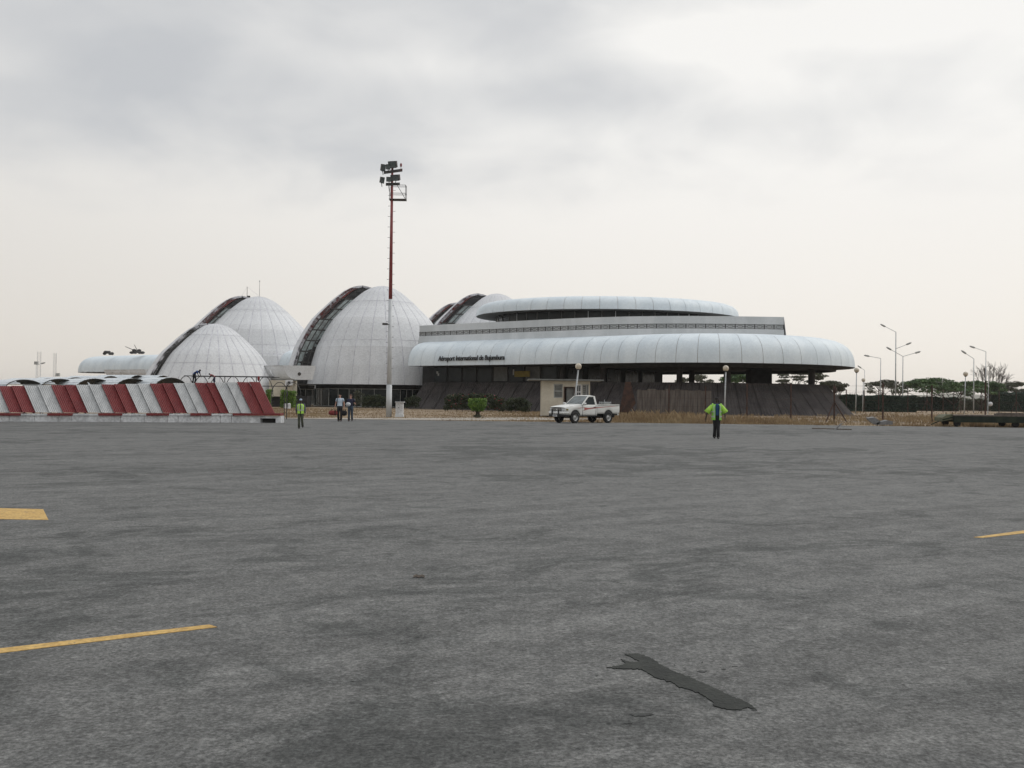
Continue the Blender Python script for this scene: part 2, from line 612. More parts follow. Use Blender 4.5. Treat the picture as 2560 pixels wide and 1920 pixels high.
for cx_, cy_, w_, h_ in ((605, 945, 170, 22), (460, 1050, 60, 9), (1790, 336, 36, 5), (1655, 370, 30, 4), (1385, 283, 9, 7), (1040, 320, 9, 7), (2040, 884, 45, 8), (1195, 465, 55, 12), (228, 196, 8, 6), (60, 455, 16, 6), (1390, 400, 70, 14)):
    o_ = []
    for i_ in range(22):
        a_ = 2 * math.pi * i_ / 22
        q_ = RD.uniform(.55, 1.1)
        o_.append((1480 + (cx_ + w_ * q_ * math.cos(a_)) / 5.027, 1600 + (cy_ + h_ * q_ * math.sin(a_)) / 5.027))
    ground_poly('patch', o_, .003, M['stain'], .002)

# ------------------------------------------------------------------ domes
PRO = [(0, 0), (.06, .6), (.15, 1.05), (.37, 1.75), (.92, 2.78), (2.08, 4.2), (2.81, 5.0), (3.91, 6.11), (5.0, 7.21), (5.74, 7.75), (7.2, 8.66),
       (9.4, 9.83), (12.1, 10.6), (15.0, 11.15)]


def prof(drop, k):
    d = drop / k
    for i in range(len(PRO) - 1):
        if d <= PRO[i + 1][0]:
            q = (d - PRO[i][0]) / (PRO[i + 1][0] - PRO[i][0])
            q0 = PRO[i][1] + (PRO[i + 1][1] - PRO[i][1]) * q
            return q0 * k
    return PRO[-1][1] * k


def sprof(drop, k):
    w = .22 * k
    return sum(prof(max(0, drop + o * w), k) for o in (-1, -.5, 0, .5, 1)) / 5 if drop > .5 * k else prof(drop, k)


def dome(label, px, py, Y, k, hem, shift, rows_at=(.18, .575), NP=28, glazed=True, red=True):
    ap = at(px, py, Y)
    H = ap.z - hem
    root = thing('dome', label, 'dome', (ap.x, ap.y, 0), 'white ribbed domes of the terminal')
    O = Vector((ap.x, ap.y, 0))
    va = math.atan2(-ap.x, ap.y)
    sh = Vector((-math.cos(va), -math.sin(va), 0)) * shift
    da = 2 * math.pi / NP
    cnt = 15
    A0 = va + math.radians(-73)
    B1 = va + math.radians(-65)
    r_ = lambda d: sprof(d, k)
    # shells (seam-coloured under the panels), with thickness
    for nm, a0, a1, off in (('shell', A0, A0 + cnt * da, Vector((0, 0, 0))), ('shell', B1 - cnt * da, B1, sh)):
        mb = MB()
        ds = [H * (i / 26) ** 1.25 for i in range(27)]
        outer = [(max(.05, r_(d) - .03), ap.z - d) for d in ds]
        inner = [(max(.05, r_(d) - .50), ap.z - d - .25) for d in reversed(ds)]
        inner[0] = (inner[0][0], hem)
        mb.lathe(outer + inner, O + off, 40, a0, a1)
        # close the two radial edges
        for a in (a0, a1):
            P = lambda r, z: O + off + Vector((r * math.sin(a), -r * math.cos(a), z))
            L = len(ds)
            mb.grid([[P(*outer[i]), P(*inner[L - 1 - i])] for i in range(L)])
        mb.build(nm, M['dome_seam'], root, smooth=False)
    # panels: one mesh per row, turned about the axis
    cuts = [.012, rows_at[0] * H, rows_at[1] * H, H]
    g = .035
    pm = []
    for i in range(3):
        d0, d1 = cuts[i] + (g if i else 0), cuts[i + 1] - (g if i < 2 else 0)
        mb = MB()
        rows = []
        ns = 7
        for j in range(ns + 1):
            d = d0 + (d1 - d0) * (j / ns) ** (1.9 if i == 0 else 1)
            r = r_(d)
            ga = min(.4 * da, .06 / max(r, .1))
            rows.append([Vector((r * math.sin(t), -r * math.cos(t), ap.z - d)) for t in
                         [ga + (da - 2 * ga) * q / 3 for q in range(4)]])
        mb.grid(rows)
        # folded edges so that each panel has thickness
        top = [p for p in rows]
        edge = [r[0] for r in rows] + rows[-1][1:] + [r[-1] for r in reversed(rows[:-1])]
        inn = [Vector((p.x * (1 - .06 / max(.3, math.hypot(p.x, p.y))), p.y * (1 - .06 / max(.3, math.hypot(p.x, p.y))), p.z)) for p in edge]
        mb.grid([edge, inn])
        me_o = mb.build('panel', M['dome'], None, smooth=False)
        pm.append(me_o)
    first = [True] * 3
    for st, off in ((A0, Vector((0, 0, 0))), (B1 - cnt * da, sh)):
        for j in range(cnt):
            for i in range(3):
                o = pm[i]
                if not first[i]:
                    o = pm[i].copy()
                    COL.objects.link(o)
                first[i] = False
                o.parent = root
                KIDS.setdefault(root.name, []).append(o)
                o.location = off
                o.rotation_euler = (0, 0, st + j * da)
    # slit: red reveal under the raised rim, panes and bars between the shells
    aB, aA = B1, A0
    PB = lambda d, t: O + sh + Vector(((r_(d) - t) * math.sin(aB), -(r_(d) - t) * math.cos(aB), ap.z - d))
    PA = lambda d, t: O + Vector(((r_(d) - t) * math.sin(aA), -(r_(d) - t) * math.cos(aA), ap.z - d))
    ds = [H * (.03 + .97 * i / 24) for i in range(25)]
    mb = MB()
    mb.grid([[PB(d, .12), PB(d, 1.15 * k)] for d in ds[:15]])
    mb.build('reveal', M['red_rim' if red else 'dark_metal'], root)
    mb = MB()
    mb.grid([[PB(d, .12), PB(d, .75 * k)] for d in ds[14:]])
    mb.build('reveal', M['dark_metal'], root)
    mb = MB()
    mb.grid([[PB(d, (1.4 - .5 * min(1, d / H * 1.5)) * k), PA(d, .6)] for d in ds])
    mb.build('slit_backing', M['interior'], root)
    mb = MB()
    aB2, aA2 = B1 - cnt * da, A0 + cnt * da
    QB = lambda d: O + sh + Vector(((r_(d) - .3) * math.sin(aB2), -(r_(d) - .3) * math.cos(aB2), ap.z - d))
    QA = lambda d: O + Vector(((r_(d) - .3) * math.sin(aA2), -(r_(d) - .3) * math.cos(aA2), ap.z - d))
    mb.grid([[QB(d), QA(d)] for d in ds])
    mb.build('rear_glazing', M['glass'], root)
    if glazed:
        bars = MB()
        NR, NC = 8, 3
        lo = .15
        dd = [H * (lo + (1.0 - lo) * i / NR) for i in range(NR + 1)]

        def SP(d, u):
            a, b = PB(d, (1.1 - .55 * min(1, d / H * 1.5)) * k), PA(d, .25)
            return a.lerp(b, u)
        for i in range(NR):
            for j in range(NC):
                mb = MB()
                u0, u1 = (j + .06) / NC, (j + .94) / NC
                if i < 2 and j < 1:
                    continue
                e = .06 * (dd[i + 1] - dd[i])
                a, b, c, d = SP(dd[i] + e, u0), SP(dd[i] + e, u1), SP(dd[i + 1] - e, u1), SP(dd[i + 1] - e, u0)
                nrm = (b - a).cross(d - a).normalized() * .03
                mb.add([a, b, c, d, a - nrm, b - nrm, c - nrm, d - nrm], [(0, 1, 2, 3), (7, 6, 5, 4), (0, 4, 5, 1), (1, 5, 6, 2), (2, 6, 7, 3), (3, 7, 4, 0)])
                mb.build('window_pane', M['slit_glass'], root)
        for i in range(NR + 1):
            bars.tube(SP(dd[i], 0), SP(dd[i], 1), .10, .10, 6)
        for j in range(NC + 1):
            for i in range(NR):
                bars.tube(SP(dd[i], j / NC), SP(dd[i + 1], j / NC), .09, .09, 6)
        bars.build('glazing_bars', M['dark_metal'], root)
    # recessed glazed ground floor under the hem
    rb = r_(H)
    rw = rb * .88
    mb = MB()
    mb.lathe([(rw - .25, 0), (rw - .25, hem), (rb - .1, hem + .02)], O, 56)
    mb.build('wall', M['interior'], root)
    fr = MB()
    nb = 15
    for j in range(nb):
        a = va + math.radians(-80 + 160 * j / nb)
        b = va + math.radians(-80 + 160 * (j + 1) / nb)
        P = lambda t, z, r=rw: O + Vector((r * math.sin(t), -r * math.cos(t), z))
        mb = MB()
        e = (b - a) * .03
        q = [P(a + e, .15), P(b - e, .15), P(b - e, hem * .78), P(a + e, hem * .78)]
        nr = Vector((math.sin((a + b) / 2), -math.cos((a + b) / 2), 0)) * -.05
        mb.add(q + [v + nr for v in q], [(0, 1, 2, 3), (7, 6, 5, 4), (0, 4, 5, 1), (1, 5, 6, 2), (2, 6, 7, 3), (3, 7, 4, 0)])
        w = mb.build('window', M['glass'], root)
        f = MB()
        f.tube(P(a, .05, rw + .03), P(a, hem * .82, rw + .03), .05, .05, 6)
        f.tube(P(a, hem * .80, rw + .03), P(b, hem * .80, rw + .03), .045, .045, 6)
        f.tube(P(a, .08, rw + .03), P(b, .08, rw + .03), .05, .05, 6)
        if j % 4 == 1:
            f.tube(P((a + b) / 2, .05, rw + .03), P((a + b) / 2, hem * .8, rw + .03), .04, .04, 6)
        f.build('frame', M['frame'], w)
    return root, ap, O


D1 = dome('largest white dome in front, floodlight mast before it', 956, 715, 152, 1.025, 3.25, 3.0)
D3 = dome('smallest white dome at left, behind the striped barrier', 540, 809, 140, .85, 1.5, 1.15, red=False)
D2 = dome('tall white dome at back left with two thin aerials on top', 646, 741, 174, 1.11, 3.3, 2.7)
D4 = dome('white dome rising behind the upper disc roof, red slit showing', 1242, 734, 170, .95, 4.6, 3.2)
D5 = dome('farthest white dome, only its left rim showing between two domes', 1181, 757, 196, 1.0, 6.5, 3.1)


# ------------------------------------------------------------------ the round pavilion
class Stadium:
    """front line, half circle, back line: sample(s) gives point and inward normal"""

    def __init__(s, P, u, t1, R, back):
        s.P, s.u, s.t1, s.R, s.back = Vector(P), Vector(u).normalized(), t1, R, back
        s.n = Vector((-s.u.y, s.u.x))
        s.C = s.P + s.u * t1 + s.n * R
        s.L = t1 + math.pi * R + back

    def __call__(s, q):
        if q <= s.t1:
            return s.P + s.u * q, s.n
        q2 = q - s.t1
        if q2 <= math.pi * s.R:
            a = q2 / s.R
            d = -s.n * math.cos(a) + s.u * math.sin(a)
            return s.C + d * s.R, -d
        q3 = q2 - math.pi * s.R
        return s.C + s.n * s.R - s.u * q3, -s.n


class Ellipse:
    def __init__(s, C, a, b):
        s.C, s.a, s.b = Vector(C), a, b
        s.tab = [0]
        N = 720
        p = s.pt(0)
        for i in range(1, N + 1):
            q = s.pt(2 * math.pi * i / N)
            s.tab.append(s.tab[-1] + (q - p).length)
            p = q
        s.L = s.tab[-1]

    def pt(s, t):
        return s.C + Vector((s.a * math.sin(t), -s.b * math.cos(t)))

    def __call__(s, q):
        q %= s.L
        import bisect
        i = min(max(bisect.bisect(s.tab, q) - 1, 0), 719)
        t = 2 * math.pi * (i + (q - s.tab[i]) / max(1e-6, s.tab[i + 1] - s.tab[i])) / 720
        n = Vector((s.b * math.sin(t), -s.a * math.cos(t))).normalized()
        return s.pt(t), -n


def sweep(path, s0, s1, profile, step):
    k = max(1, int(math.ceil((s1 - s0) / step)))
    rows = []
    for i in range(k + 1):
        p, n_ = path(s0 + (s1 - s0) * i / k)
        rows.append([Vector((p.x + n_.x * a, p.y + n_.y * a, z)) for a, z in profile])
    return rows


def canopy(root, path, s0, s1, pitch, profile, name='roof_panel', gap=.024, seam=True, step=.9):
    if seam:
        mb = MB()
        prof_in = [(a + .05, z - .04) for a, z in profile]
        prof_in[0] = (prof_in[0][0], profile[0][1] + .02)
        mb.grid(sweep(path, s0, s1, prof_in, step))
        mb.build('roof_frame', M['canopy_seam'], root)
    n_ = int(round((s1 - s0) / pitch))
    pt = (s1 - s0) / n_
    for i in range(n_):
        mb = MB()
        rows = sweep(path, s0 + i * pt + gap, s0 + (i + 1) * pt - gap, profile, pt / 2)
        mb.grid(rows)
        e = [r[0] for r in rows]
        mb.grid([e, [p + Vector((0, 0, .001)) - Vector((0, 0, .12)) for p in e]])
        for r, sgn in ((rows[0], 1), (rows[-1], -1)):
            t = (rows[1][0] - rows[0][0]).normalized() * .01 * sgn
            cc = r[-1]
            mb.grid([r, [p + (cc - p).normalized() * .05 + Vector((0, 0, -.01)) if (cc - p).length > .1 else p for p in r]])
        mb.build(name, M['canopy'], root, smooth=True)


BARREL = [(0, 5.9), (.03, 6.35), (.10, 6.8), (.25, 7.3), (.48, 7.75), (.85, 8.2), (1.35, 8.58), (2.1, 8.95), (3.1, 9.18), (4.3, 9.3)]
SP_ = Stadium((-14.3, 136.4), (.783, -.622), 36.3, 17.8, 24)
pav = thing('pavilion', 'long rounded terminal pavilion with barrel roof edge and lettering', 'building', (14, 128, 0))
canopy(pav, SP_, 0, SP_.L, 2.42, BARREL)
# rounded left end of the barrel roof
mb = MB()
p0, n0 = SP_(0)
u0 = SP_.u
rows = []
for i in range(7):
    a = math.pi / 2 * i / 6
    rows.append([Vector((p0.x + n0.x * (x + (4.3 - x) * (1 - math.cos(a))) - u0.x * math.sin(a) * (4.3 - x) * .16,
                         p0.y + n0.y * (x + (4.3 - x) * (1 - math.cos(a))) - u0.y * math.sin(a) * (4.3 - x) * .16, z)) for x, z in BARREL])
mb.grid(rows)
mb.build('end_panel', M['canopy'], pav, smooth=True)
# soffit and deck inside the canopy
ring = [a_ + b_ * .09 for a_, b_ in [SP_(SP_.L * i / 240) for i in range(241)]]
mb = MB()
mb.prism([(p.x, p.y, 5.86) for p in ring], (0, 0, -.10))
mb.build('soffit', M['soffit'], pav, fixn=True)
inner = [SP_(SP_.L * i / 90) for i in range(91)]
mb = MB()
mb.prism([(p.x + q.x * 4.2, p.y + q.y * 4.2, 9.26) for p, q in inner], (0, 0, -.3))
mb.build('roof_deck', M['concrete'], pav, fixn=True)
# edge beam seen across the open end
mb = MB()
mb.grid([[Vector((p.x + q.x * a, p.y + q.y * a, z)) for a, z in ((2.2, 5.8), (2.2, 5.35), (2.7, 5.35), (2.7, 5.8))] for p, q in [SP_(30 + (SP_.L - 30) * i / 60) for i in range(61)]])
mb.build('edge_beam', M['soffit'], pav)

# sloping ribbed plinth slabs
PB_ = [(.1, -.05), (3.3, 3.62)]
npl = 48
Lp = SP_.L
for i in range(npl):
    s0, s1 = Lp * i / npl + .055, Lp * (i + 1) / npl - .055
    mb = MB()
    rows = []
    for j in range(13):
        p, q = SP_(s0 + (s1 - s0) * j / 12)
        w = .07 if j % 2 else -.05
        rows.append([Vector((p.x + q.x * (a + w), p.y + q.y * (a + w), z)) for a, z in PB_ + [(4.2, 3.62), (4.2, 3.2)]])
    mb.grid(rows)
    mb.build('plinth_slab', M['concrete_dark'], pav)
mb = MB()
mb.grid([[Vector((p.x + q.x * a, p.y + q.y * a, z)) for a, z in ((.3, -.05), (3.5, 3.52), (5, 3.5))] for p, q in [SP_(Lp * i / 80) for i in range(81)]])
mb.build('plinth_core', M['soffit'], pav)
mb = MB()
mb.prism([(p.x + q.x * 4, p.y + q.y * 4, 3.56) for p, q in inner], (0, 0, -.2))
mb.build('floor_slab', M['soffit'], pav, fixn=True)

# closed body under the left part of the canopy
uu, nn_ = SP_.u, SP_.n


def loc(s_, d, z):
    p = SP_.P + uu * s_ + nn_ * d
    return Vector((p.x, p.y, z))


EB = 22.0
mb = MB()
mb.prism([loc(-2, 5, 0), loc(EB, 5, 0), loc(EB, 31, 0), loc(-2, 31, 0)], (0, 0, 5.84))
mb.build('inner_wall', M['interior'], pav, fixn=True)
for i in range(8):
    s0 = .4 + i * 2.7
    if s0 + 2.3 > EB:
        break
    mb = MB()
    solid = i in (4, 6)
    mb.obox((loc(s0 + 1.15, 4.96, 4.75)), uu.to_3d() * 1.15, nn_.to_3d() * .03, (0, 0, .95))
    mb.build('wall_panel' if solid else 'window', M['grey_wall'] if solid else M['glass'], pav)
for i in range(5):
    mb = MB()
    mb.obox(loc(EB + .03, 8.5 + i * 4.6, 4.7), nn_.to_3d() * 1.7, uu.to_3d() * .03, (0, 0, .95))
    mb.build('window', M['glass'], pav)
mb = MB()
mb.obox(loc(16.6, 4.2, 4.72), uu.to_3d() * 1.25, nn_.to_3d() * .05, (0, 0, .38))
mb.build('sign_board', M['sign_yellow'], pav)
mb = MB()
mb.obox(loc(15.15, 4.2, 4.95), uu.to_3d() * .07, nn_.to_3d() * .05, (0, 0, .36))
mb.build('lamp_tube', M['white_paint'], pav)
mb = MB()
mb.obox(loc(1.9, 3.9, 5.0), uu.to_3d() * .12, nn_.to_3d() * .05, (0, 0, .16))
mb.obox(loc(2.15, 3.9, 4.7), uu.to_3d() * .12, nn_.to_3d() * .05, (0, 0, .16))
mb.build('notice', M['white_paint'], pav)


def column(px0, px1, Y, square=False, z0=3.5, z1=5.9):
    xa, xb = gx(px0, Y, 4), gx(px1, Y, 4)
    b = MB()
    if square:
        b.box(((xa + xb) / 2, Y + (xb - xa) / 2, (z0 + z1) / 2), (xb - xa, (xb - xa), z1 - z0))
        b.build('stair_core', M['soffit'], pav)
    else:
        r = (xb - xa) / 2
        b.tube(((xa + xb) / 2, Y, z0), ((xa + xb) / 2, Y, z1), r, r, 20)
        b.build('column', M['concrete_dark'], pav)


column(1690, 1705, 120)
column(1721, 1735.5, 140)
column(1808, 1825.5, 116)
column(1876, 1929, 130, True)
column(2019.5, 2036, 121.5)
column(1395, 1410, 127)
column(1500, 1514, 124)
# upper parapet wall with flared base
PW = [(-13.2, 141.0), (-3, 132.9), (6.2, 125.55), (11.5, 122.1), (16.5, 120.0), (21.5, 119.0), (26.9, 118.7), (32.4, 118.9)]


def smooth_path(pts, per=6):
    P = [Vector(p) for p in pts]
    out = []
    for i in range(len(P) - 1):
        a, b, c, d = P[max(i - 1, 0)], P[i], P[i + 1], P[min(i + 2, len(P) - 1)]
        for j in range(per):
            t = j / per
            out.append(.5 * ((2 * b) + (c - a) * t + (2 * a - 5 * b + 4 * c - d) * t * t + (3 * b - a - 3 * c + d) * t ** 3))
    out.append(P[-1])
    return out


pw = smooth_path(PW)
pwn = []
for i, p in enumerate(pw):
    t = (pw[min(i + 1, len(pw) - 1)] - pw[max(i - 1, 0)]).normalized()
    pwn.append(Vector((-t.y, t.x)))
ZT = 11.66


def wall_rows(prof_):
    return [[Vector((p.x + n_.x * a, p.y + n_.y * a, z)) for a, z in prof_] for p, n_ in zip(pw, pwn)]


for nm, pr in (('parapet_base', [(-.28, 9.0), (-.25, 9.3), (-.05, 10.12), (.0, 10.17), (.35, 10.17)]),
               ('parapet_band', [(.12, 10.15), (.12, 10.78)]),
               ('parapet_top', [(.35, 10.74), (-.02, 10.74), (-.02, ZT), (.4, ZT), (.4, 10.7)])):
    mb = MB()
    rows = wall_rows(pr)
    mb.grid(rows)
    mb.build(nm, M['concrete'], pav)
# return wall at the right end and the back, roof slab
mb = MB()
e = pw[-1]
bk = [Vector((36.5, 141)), Vector((16, 156)), Vector((-6, 150))]
for a, b in ((e, bk[0]), (bk[0], bk[1]), (bk[1], bk[2]), (bk[2], pw[0])):
    mb.grid([[Vector((a.x, a.y, 9.0)), Vector((a.x, a.y, ZT))], [Vector((b.x, b.y, 9.0)), Vector((b.x, b.y, ZT))]])
f = Vector((.28, 0, 0))
mb.add([Vector((e.x, e.y - .28, 9.0)) + f, Vector((e.x, e.y - .02, ZT)), Vector((e.x + .02, e.y + 4, ZT)), Vector((e.x, e.y + 4, 9.0)) + f], [(0, 1, 2, 3)])
mb.build('return_wall', M['concrete'], pav)
mb = MB()
mb.prism([(p.x + n_.x * .3, p.y + n_.y * .3, 11.35) for p, n_ in zip(pw, pwn)] + [(b.x, b.y, 11.35) for b in bk], (0, 0, -.25))
mb.build('upper_roof', M['concrete'], pav, fixn=True)

# balustrade: posts, rails and oval rings along the recessed band
cum = [0]
for i in range(1, len(pw)):
    cum.append(cum[-1] + (pw[i] - pw[i - 1]).length)


def pws(s_):
    for i in range(len(pw) - 1):
        if s_ <= cum[i + 1] or i == len(pw) - 2:
            q = (s_ - cum[i]) / (cum[i + 1] - cum[i])
            return pw[i].lerp(pw[i + 1], q), pwn[i].lerp(pwn[i + 1], q).normalized()


nbal = int(cum[-1] / 1.16)
pp = MB()
pp.box((0, 0, 0), (.075, .05, .58))
post0 = pp.build('baluster_post', M['dark_metal'], pav, origin=None) if False else None
b = MB()
b.box((0, 0, 0), (.08, .05, .58))
post0 = b.build('baluster_post', M['dark_metal'])
b = MB()
ring_rows = []
for i in range(15):
    t = 2 * math.pi * i / 14
    c = Vector((.30 * math.copysign(abs(math.cos(t)) ** .7, math.cos(t)), 0, .13 * math.copysign(abs(math.sin(t)) ** .7, math.sin(t))))
    d = Vector((math.cos(t), 0, math.sin(t))) * .02
    ring_rows.append([c + d, c + Vector((0, -.03, 0)), c - d, c + Vector((0, .03, 0))])
b.grid(ring_rows, closed=True)
b.tube((-.58, 0, 0), (-.30, 0, 0), .022, .022, 5)
b.tube((.30, 0, 0), (.58, 0, 0), .022, .022, 5)
oval0 = b.build('oval_ornament', M['dark_metal'])
for i in range(nbal + 1):
    p, n_ = pws(cum[-1] * i / nbal)
    ang = math.atan2(-n_.x, n_.y)
    o = post0 if i == 0 else post0.copy()
    if i:
        COL.objects.link(o)
    o.parent = pav
    o.location = Vector((p.x + n_.x * .04, p.y + n_.y * .04, 10.455)) - wloc(pav)
    o.rotation_euler = (0, 0, ang)
    if i < nbal:
        p, n_ = pws(cum[-1] * (i + .5) / nbal)
        o = oval0 if i == 0 else oval0.copy()
        if i:
            COL.objects.link(o)
        o.parent = pav
        o.location = Vector((p.x + n_.x * .04, p.y + n_.y * .04, 10.455)) - wloc(pav)
        o.rotation_euler = (0, 0, math.atan2(-n_.x, n_.y))
mb = MB()
for z in (10.20, 10.71):
    mb.pipe([Vector((p.x + n_.x * .04, p.y + n_.y * .04, z)) for p, n_ in zip(pw, pwn)], .022, 5)
mb.build('handrail', M['dark_metal'], pav)

# upper disc roof with window band
EL = Ellipse((13.3, 141.2), 18.5, 15.2)
UPR = [(0, 13.14), (.03, 13.48), (.12, 13.82), (.34, 14.18), (.75, 14.50), (1.4, 14.75), (2.5, 14.90), (4.2, 14.97)]
disc = thing('upper_storey', 'round upper storey with disc roof and dark window band', 'building', (13.3, 141.2, 11.35))
canopy(disc, EL, 0, EL.L, 2.3, UPR)
mb = MB()
mb.prism([Vector((p.x + q.x * .08, p.y + q.y * .08, 13.11)) for p, q in [EL(EL.L * i / 160) for i in range(160)]], (0, 0, -.06))
mb.build('soffit', M['grey_wall'], disc, fixn=True)
mb = MB()
mb.prism([Vector((p.x + q.x * 4.1, p.y + q.y * 4.1, 14.95)) for p, q in [EL(EL.L * i / 60) for i in range(60)]], (0, 0, -.2))
mb.build('roof_deck', M['canopy'], disc, fixn=True)
EW = Ellipse((13.3, 141.2), 15.6, 12.3)
mb = MB()
mb.grid([[Vector((p.x, p.y, z)) for z in (11.3, 13.1)] for p, q in [EW(EW.L * i / 72) for i in range(73)]])
mb.build('wall', M['interior'], disc)
nw = 50
for i in range(nw):
    rows = sweep(EW, EW.L * i / nw + .1, EW.L * (i + 1) / nw - .1, [(-.04, 11.5), (-.04, 12.9)], 2)
    mb = MB()
    mb.grid(rows)
    w = mb.build('window', M['glass'], disc)
    p, q = EW(EW.L * i / nw)
    mb = MB()
    mb.box((p.x - q.x * .06, p.y - q.y * .06, 12.18), (.10, .12, 1.6), math.atan2(-q.x, q.y))
    mb.build('mullion', M['concrete'] if i % 6 == 0 else M['grey_wall'], disc)
mb = MB()
p = at(1685, 744, 134)
mb.box((p.x, 136, 15.02), (.55, .5, .35))
mb.box((p.x, 136, 15.22), (.7, .6, .07))
mb.build('roof_vent', M['concrete'], disc)

# lettering on the left part of the barrel roof
fc = bpy.data.curves.new('lettering', 'FONT')
fc.body = 'Aéroport International de Bujumbura'
fc.size = 1.0
fc.extrude = .04
fc.offset = .016
fc.space_character = .98
to = bpy.data.objects.new('tmp', fc)
COL.objects.link(to)
bpy.context.view_layer.update()
dg = bpy.context.evaluated_depsgraph_get()
me = bpy.data.meshes.new_from_object(to.evaluated_get(dg))
bpy.data.objects.remove(to)
xs = [v.co.x for v in me.vertices]
w0 = max(xs) - min(xs)
ls0 = None
# find path stations that show at pixel columns 1096 and 1262


def station(px, z=6.6):
    lo, hi = -1.0, 36.0
    for _ in range(40):
        m_ = (lo + hi) / 2
        p = SP_.P + uu * m_
        d = Vector((p.x, p.y, z)) - EYEP
        if CX + FPX * d.dot(rt) / d.dot(fw) < px:
            lo = m_
        else:
            hi = m_
    return lo


sa, sb = station(1096.5), station(1262)
kx = (sb - sa) / w0
kz = 0.90
x0 = min(xs)
for v in me.vertices:
    s_ = sa + (v.co.x - x0) * kx
    z = 6.42 + v.co.y * kz
    a = -.10 + max(0, z - 6.4) ** 1.6 * .22 - v.co.z * 1.0
    q = loc(s_, a, z)
    v.co = q - wloc(pav)
me.name = 'lettering'
me.materials.clear()
me.materials.append(M['letter'])
lo_ = bpy.data.objects.new('lettering', me)
link(lo_, pav)
tag(lo_, 'dark raised words Aéroport International de Bujumbura')

# ------------------------------------------------------------------ left wing, link canopies and troughs
LW = Stadium((-63, 183.5), (-.783, .622), 31, -6.5, 31)
wing = thing('wing', 'low left terminal wing under a pale barrel roof', 'building', (-76, 196, 0))


class Left:
    """mirror image of Stadium: travels left, half circle, comes back"""

    def __init__(s, P, u, t1, R, back):
        s.P, s.u, s.t1, s.R, s.back = Vector(P), Vector(u).normalized(), t1, R, back
        s.n = Vector((s.u.y, -s.u.x))
        s.C = s.P + s.u * t1 + s.n * R
        s.L = t1 + math.pi * R + back

    def __call__(s, q):
        if q <= s.t1:
            return s.P + s.u * q, s.n
        q2 = q - s.t1
        if q2 <= math.pi * s.R:
            a = q2 / s.R
            d = -s.n * math.cos(a) + s.u * math.sin(a)
            return s.C + d * s.R, -d
        return s.C + s.n * s.R - s.u * (q2 - math.pi * s.R), -s.n


LW = Left((-60, 184.5), (-.80, .60), 36.5, 6.0, 36)
canopy(wing, LW, 0, LW.L, 2.45, BARREL)
ringl = [LW(LW.L * i / 50) for i in range(51)]
mb = MB()
mb.prism([(p.x, p.y, 5.86) for p, q in ringl], (0, 0, -.1))
mb.build('soffit', M['soffit'], wing, fixn=True)
mb = MB()
mb.prism([(p.x + q.x * 4.2, p.y + q.y * 4.2, 9.28) for p, q in ringl], (0, 0, -.2))
mb.build('roof_deck', M['canopy'], wing, fixn=True)
for s_, d in ((6, 4), (14, 4), (22, 4), (30, 4), (6, 9), (22, 9)):
    p = LW.P + LW.u * s_ + LW.n * d
    mb = MB()
    mb.box((p.x, p.y, 2.9), (.5, .5, 5.9), .64)
    mb.build('column', M['concrete'], wing)
p = LW.P + LW.u * 12 + LW.n * 6
mb = MB()
mb.obox((p.x, p.y, 5.45), LW.u.to_3d() * 8, LW.n.to_3d() * 1.4, (0, 0, .35))
mb.build('ceiling_beam', M['interior'], wing)

# two dark lumps on the wing roof
g = thing('sandbag_post', 'dark lump with two thin rods on the left wing roof', 'gun post', at(342, 884, 196.5))
c = at(342, 884, 196.5)
mb = MB()
for i in range(9):
    mb.ell(c + Vector((-1.1 + .32 * i * .9, RD.uniform(-.3, .3), .2 + .22 * (i % 3) * (1 if 1 < i < 7 else 0))), (.45, .4, .28), 8, 6)
mb.build('sandbags', M['dark_metal'], g)
mb = MB()
mb.tube(c + Vector((-.4, 0, .6)), c + Vector((-2.2, -.3, 1.35)), .07, .05, 6)
mb.build('barrel', M['dark_metal'], g)
mb = MB()
mb.tube(c + Vector((.1, 0, .6)), c + Vector((-.6, .2, 1.75)), .07, .05, 6)
mb.build('rod', M['dark_metal'], g)
c = at(270, 886, 201)
mb = MB()
for i in range(6):
    mb.ell(c + Vector((-.75 + .3 * i, RD.uniform(-.2, .2), .18 + .25 * (1 if 0 < i < 4 else 0))), (.4, .35, .32), 8, 6)
tag(mb.build('sandbag_pile', M['dark_metal'], origin=c), 'small dark heap on the left wing roof, left of the rods', 'sandbags')


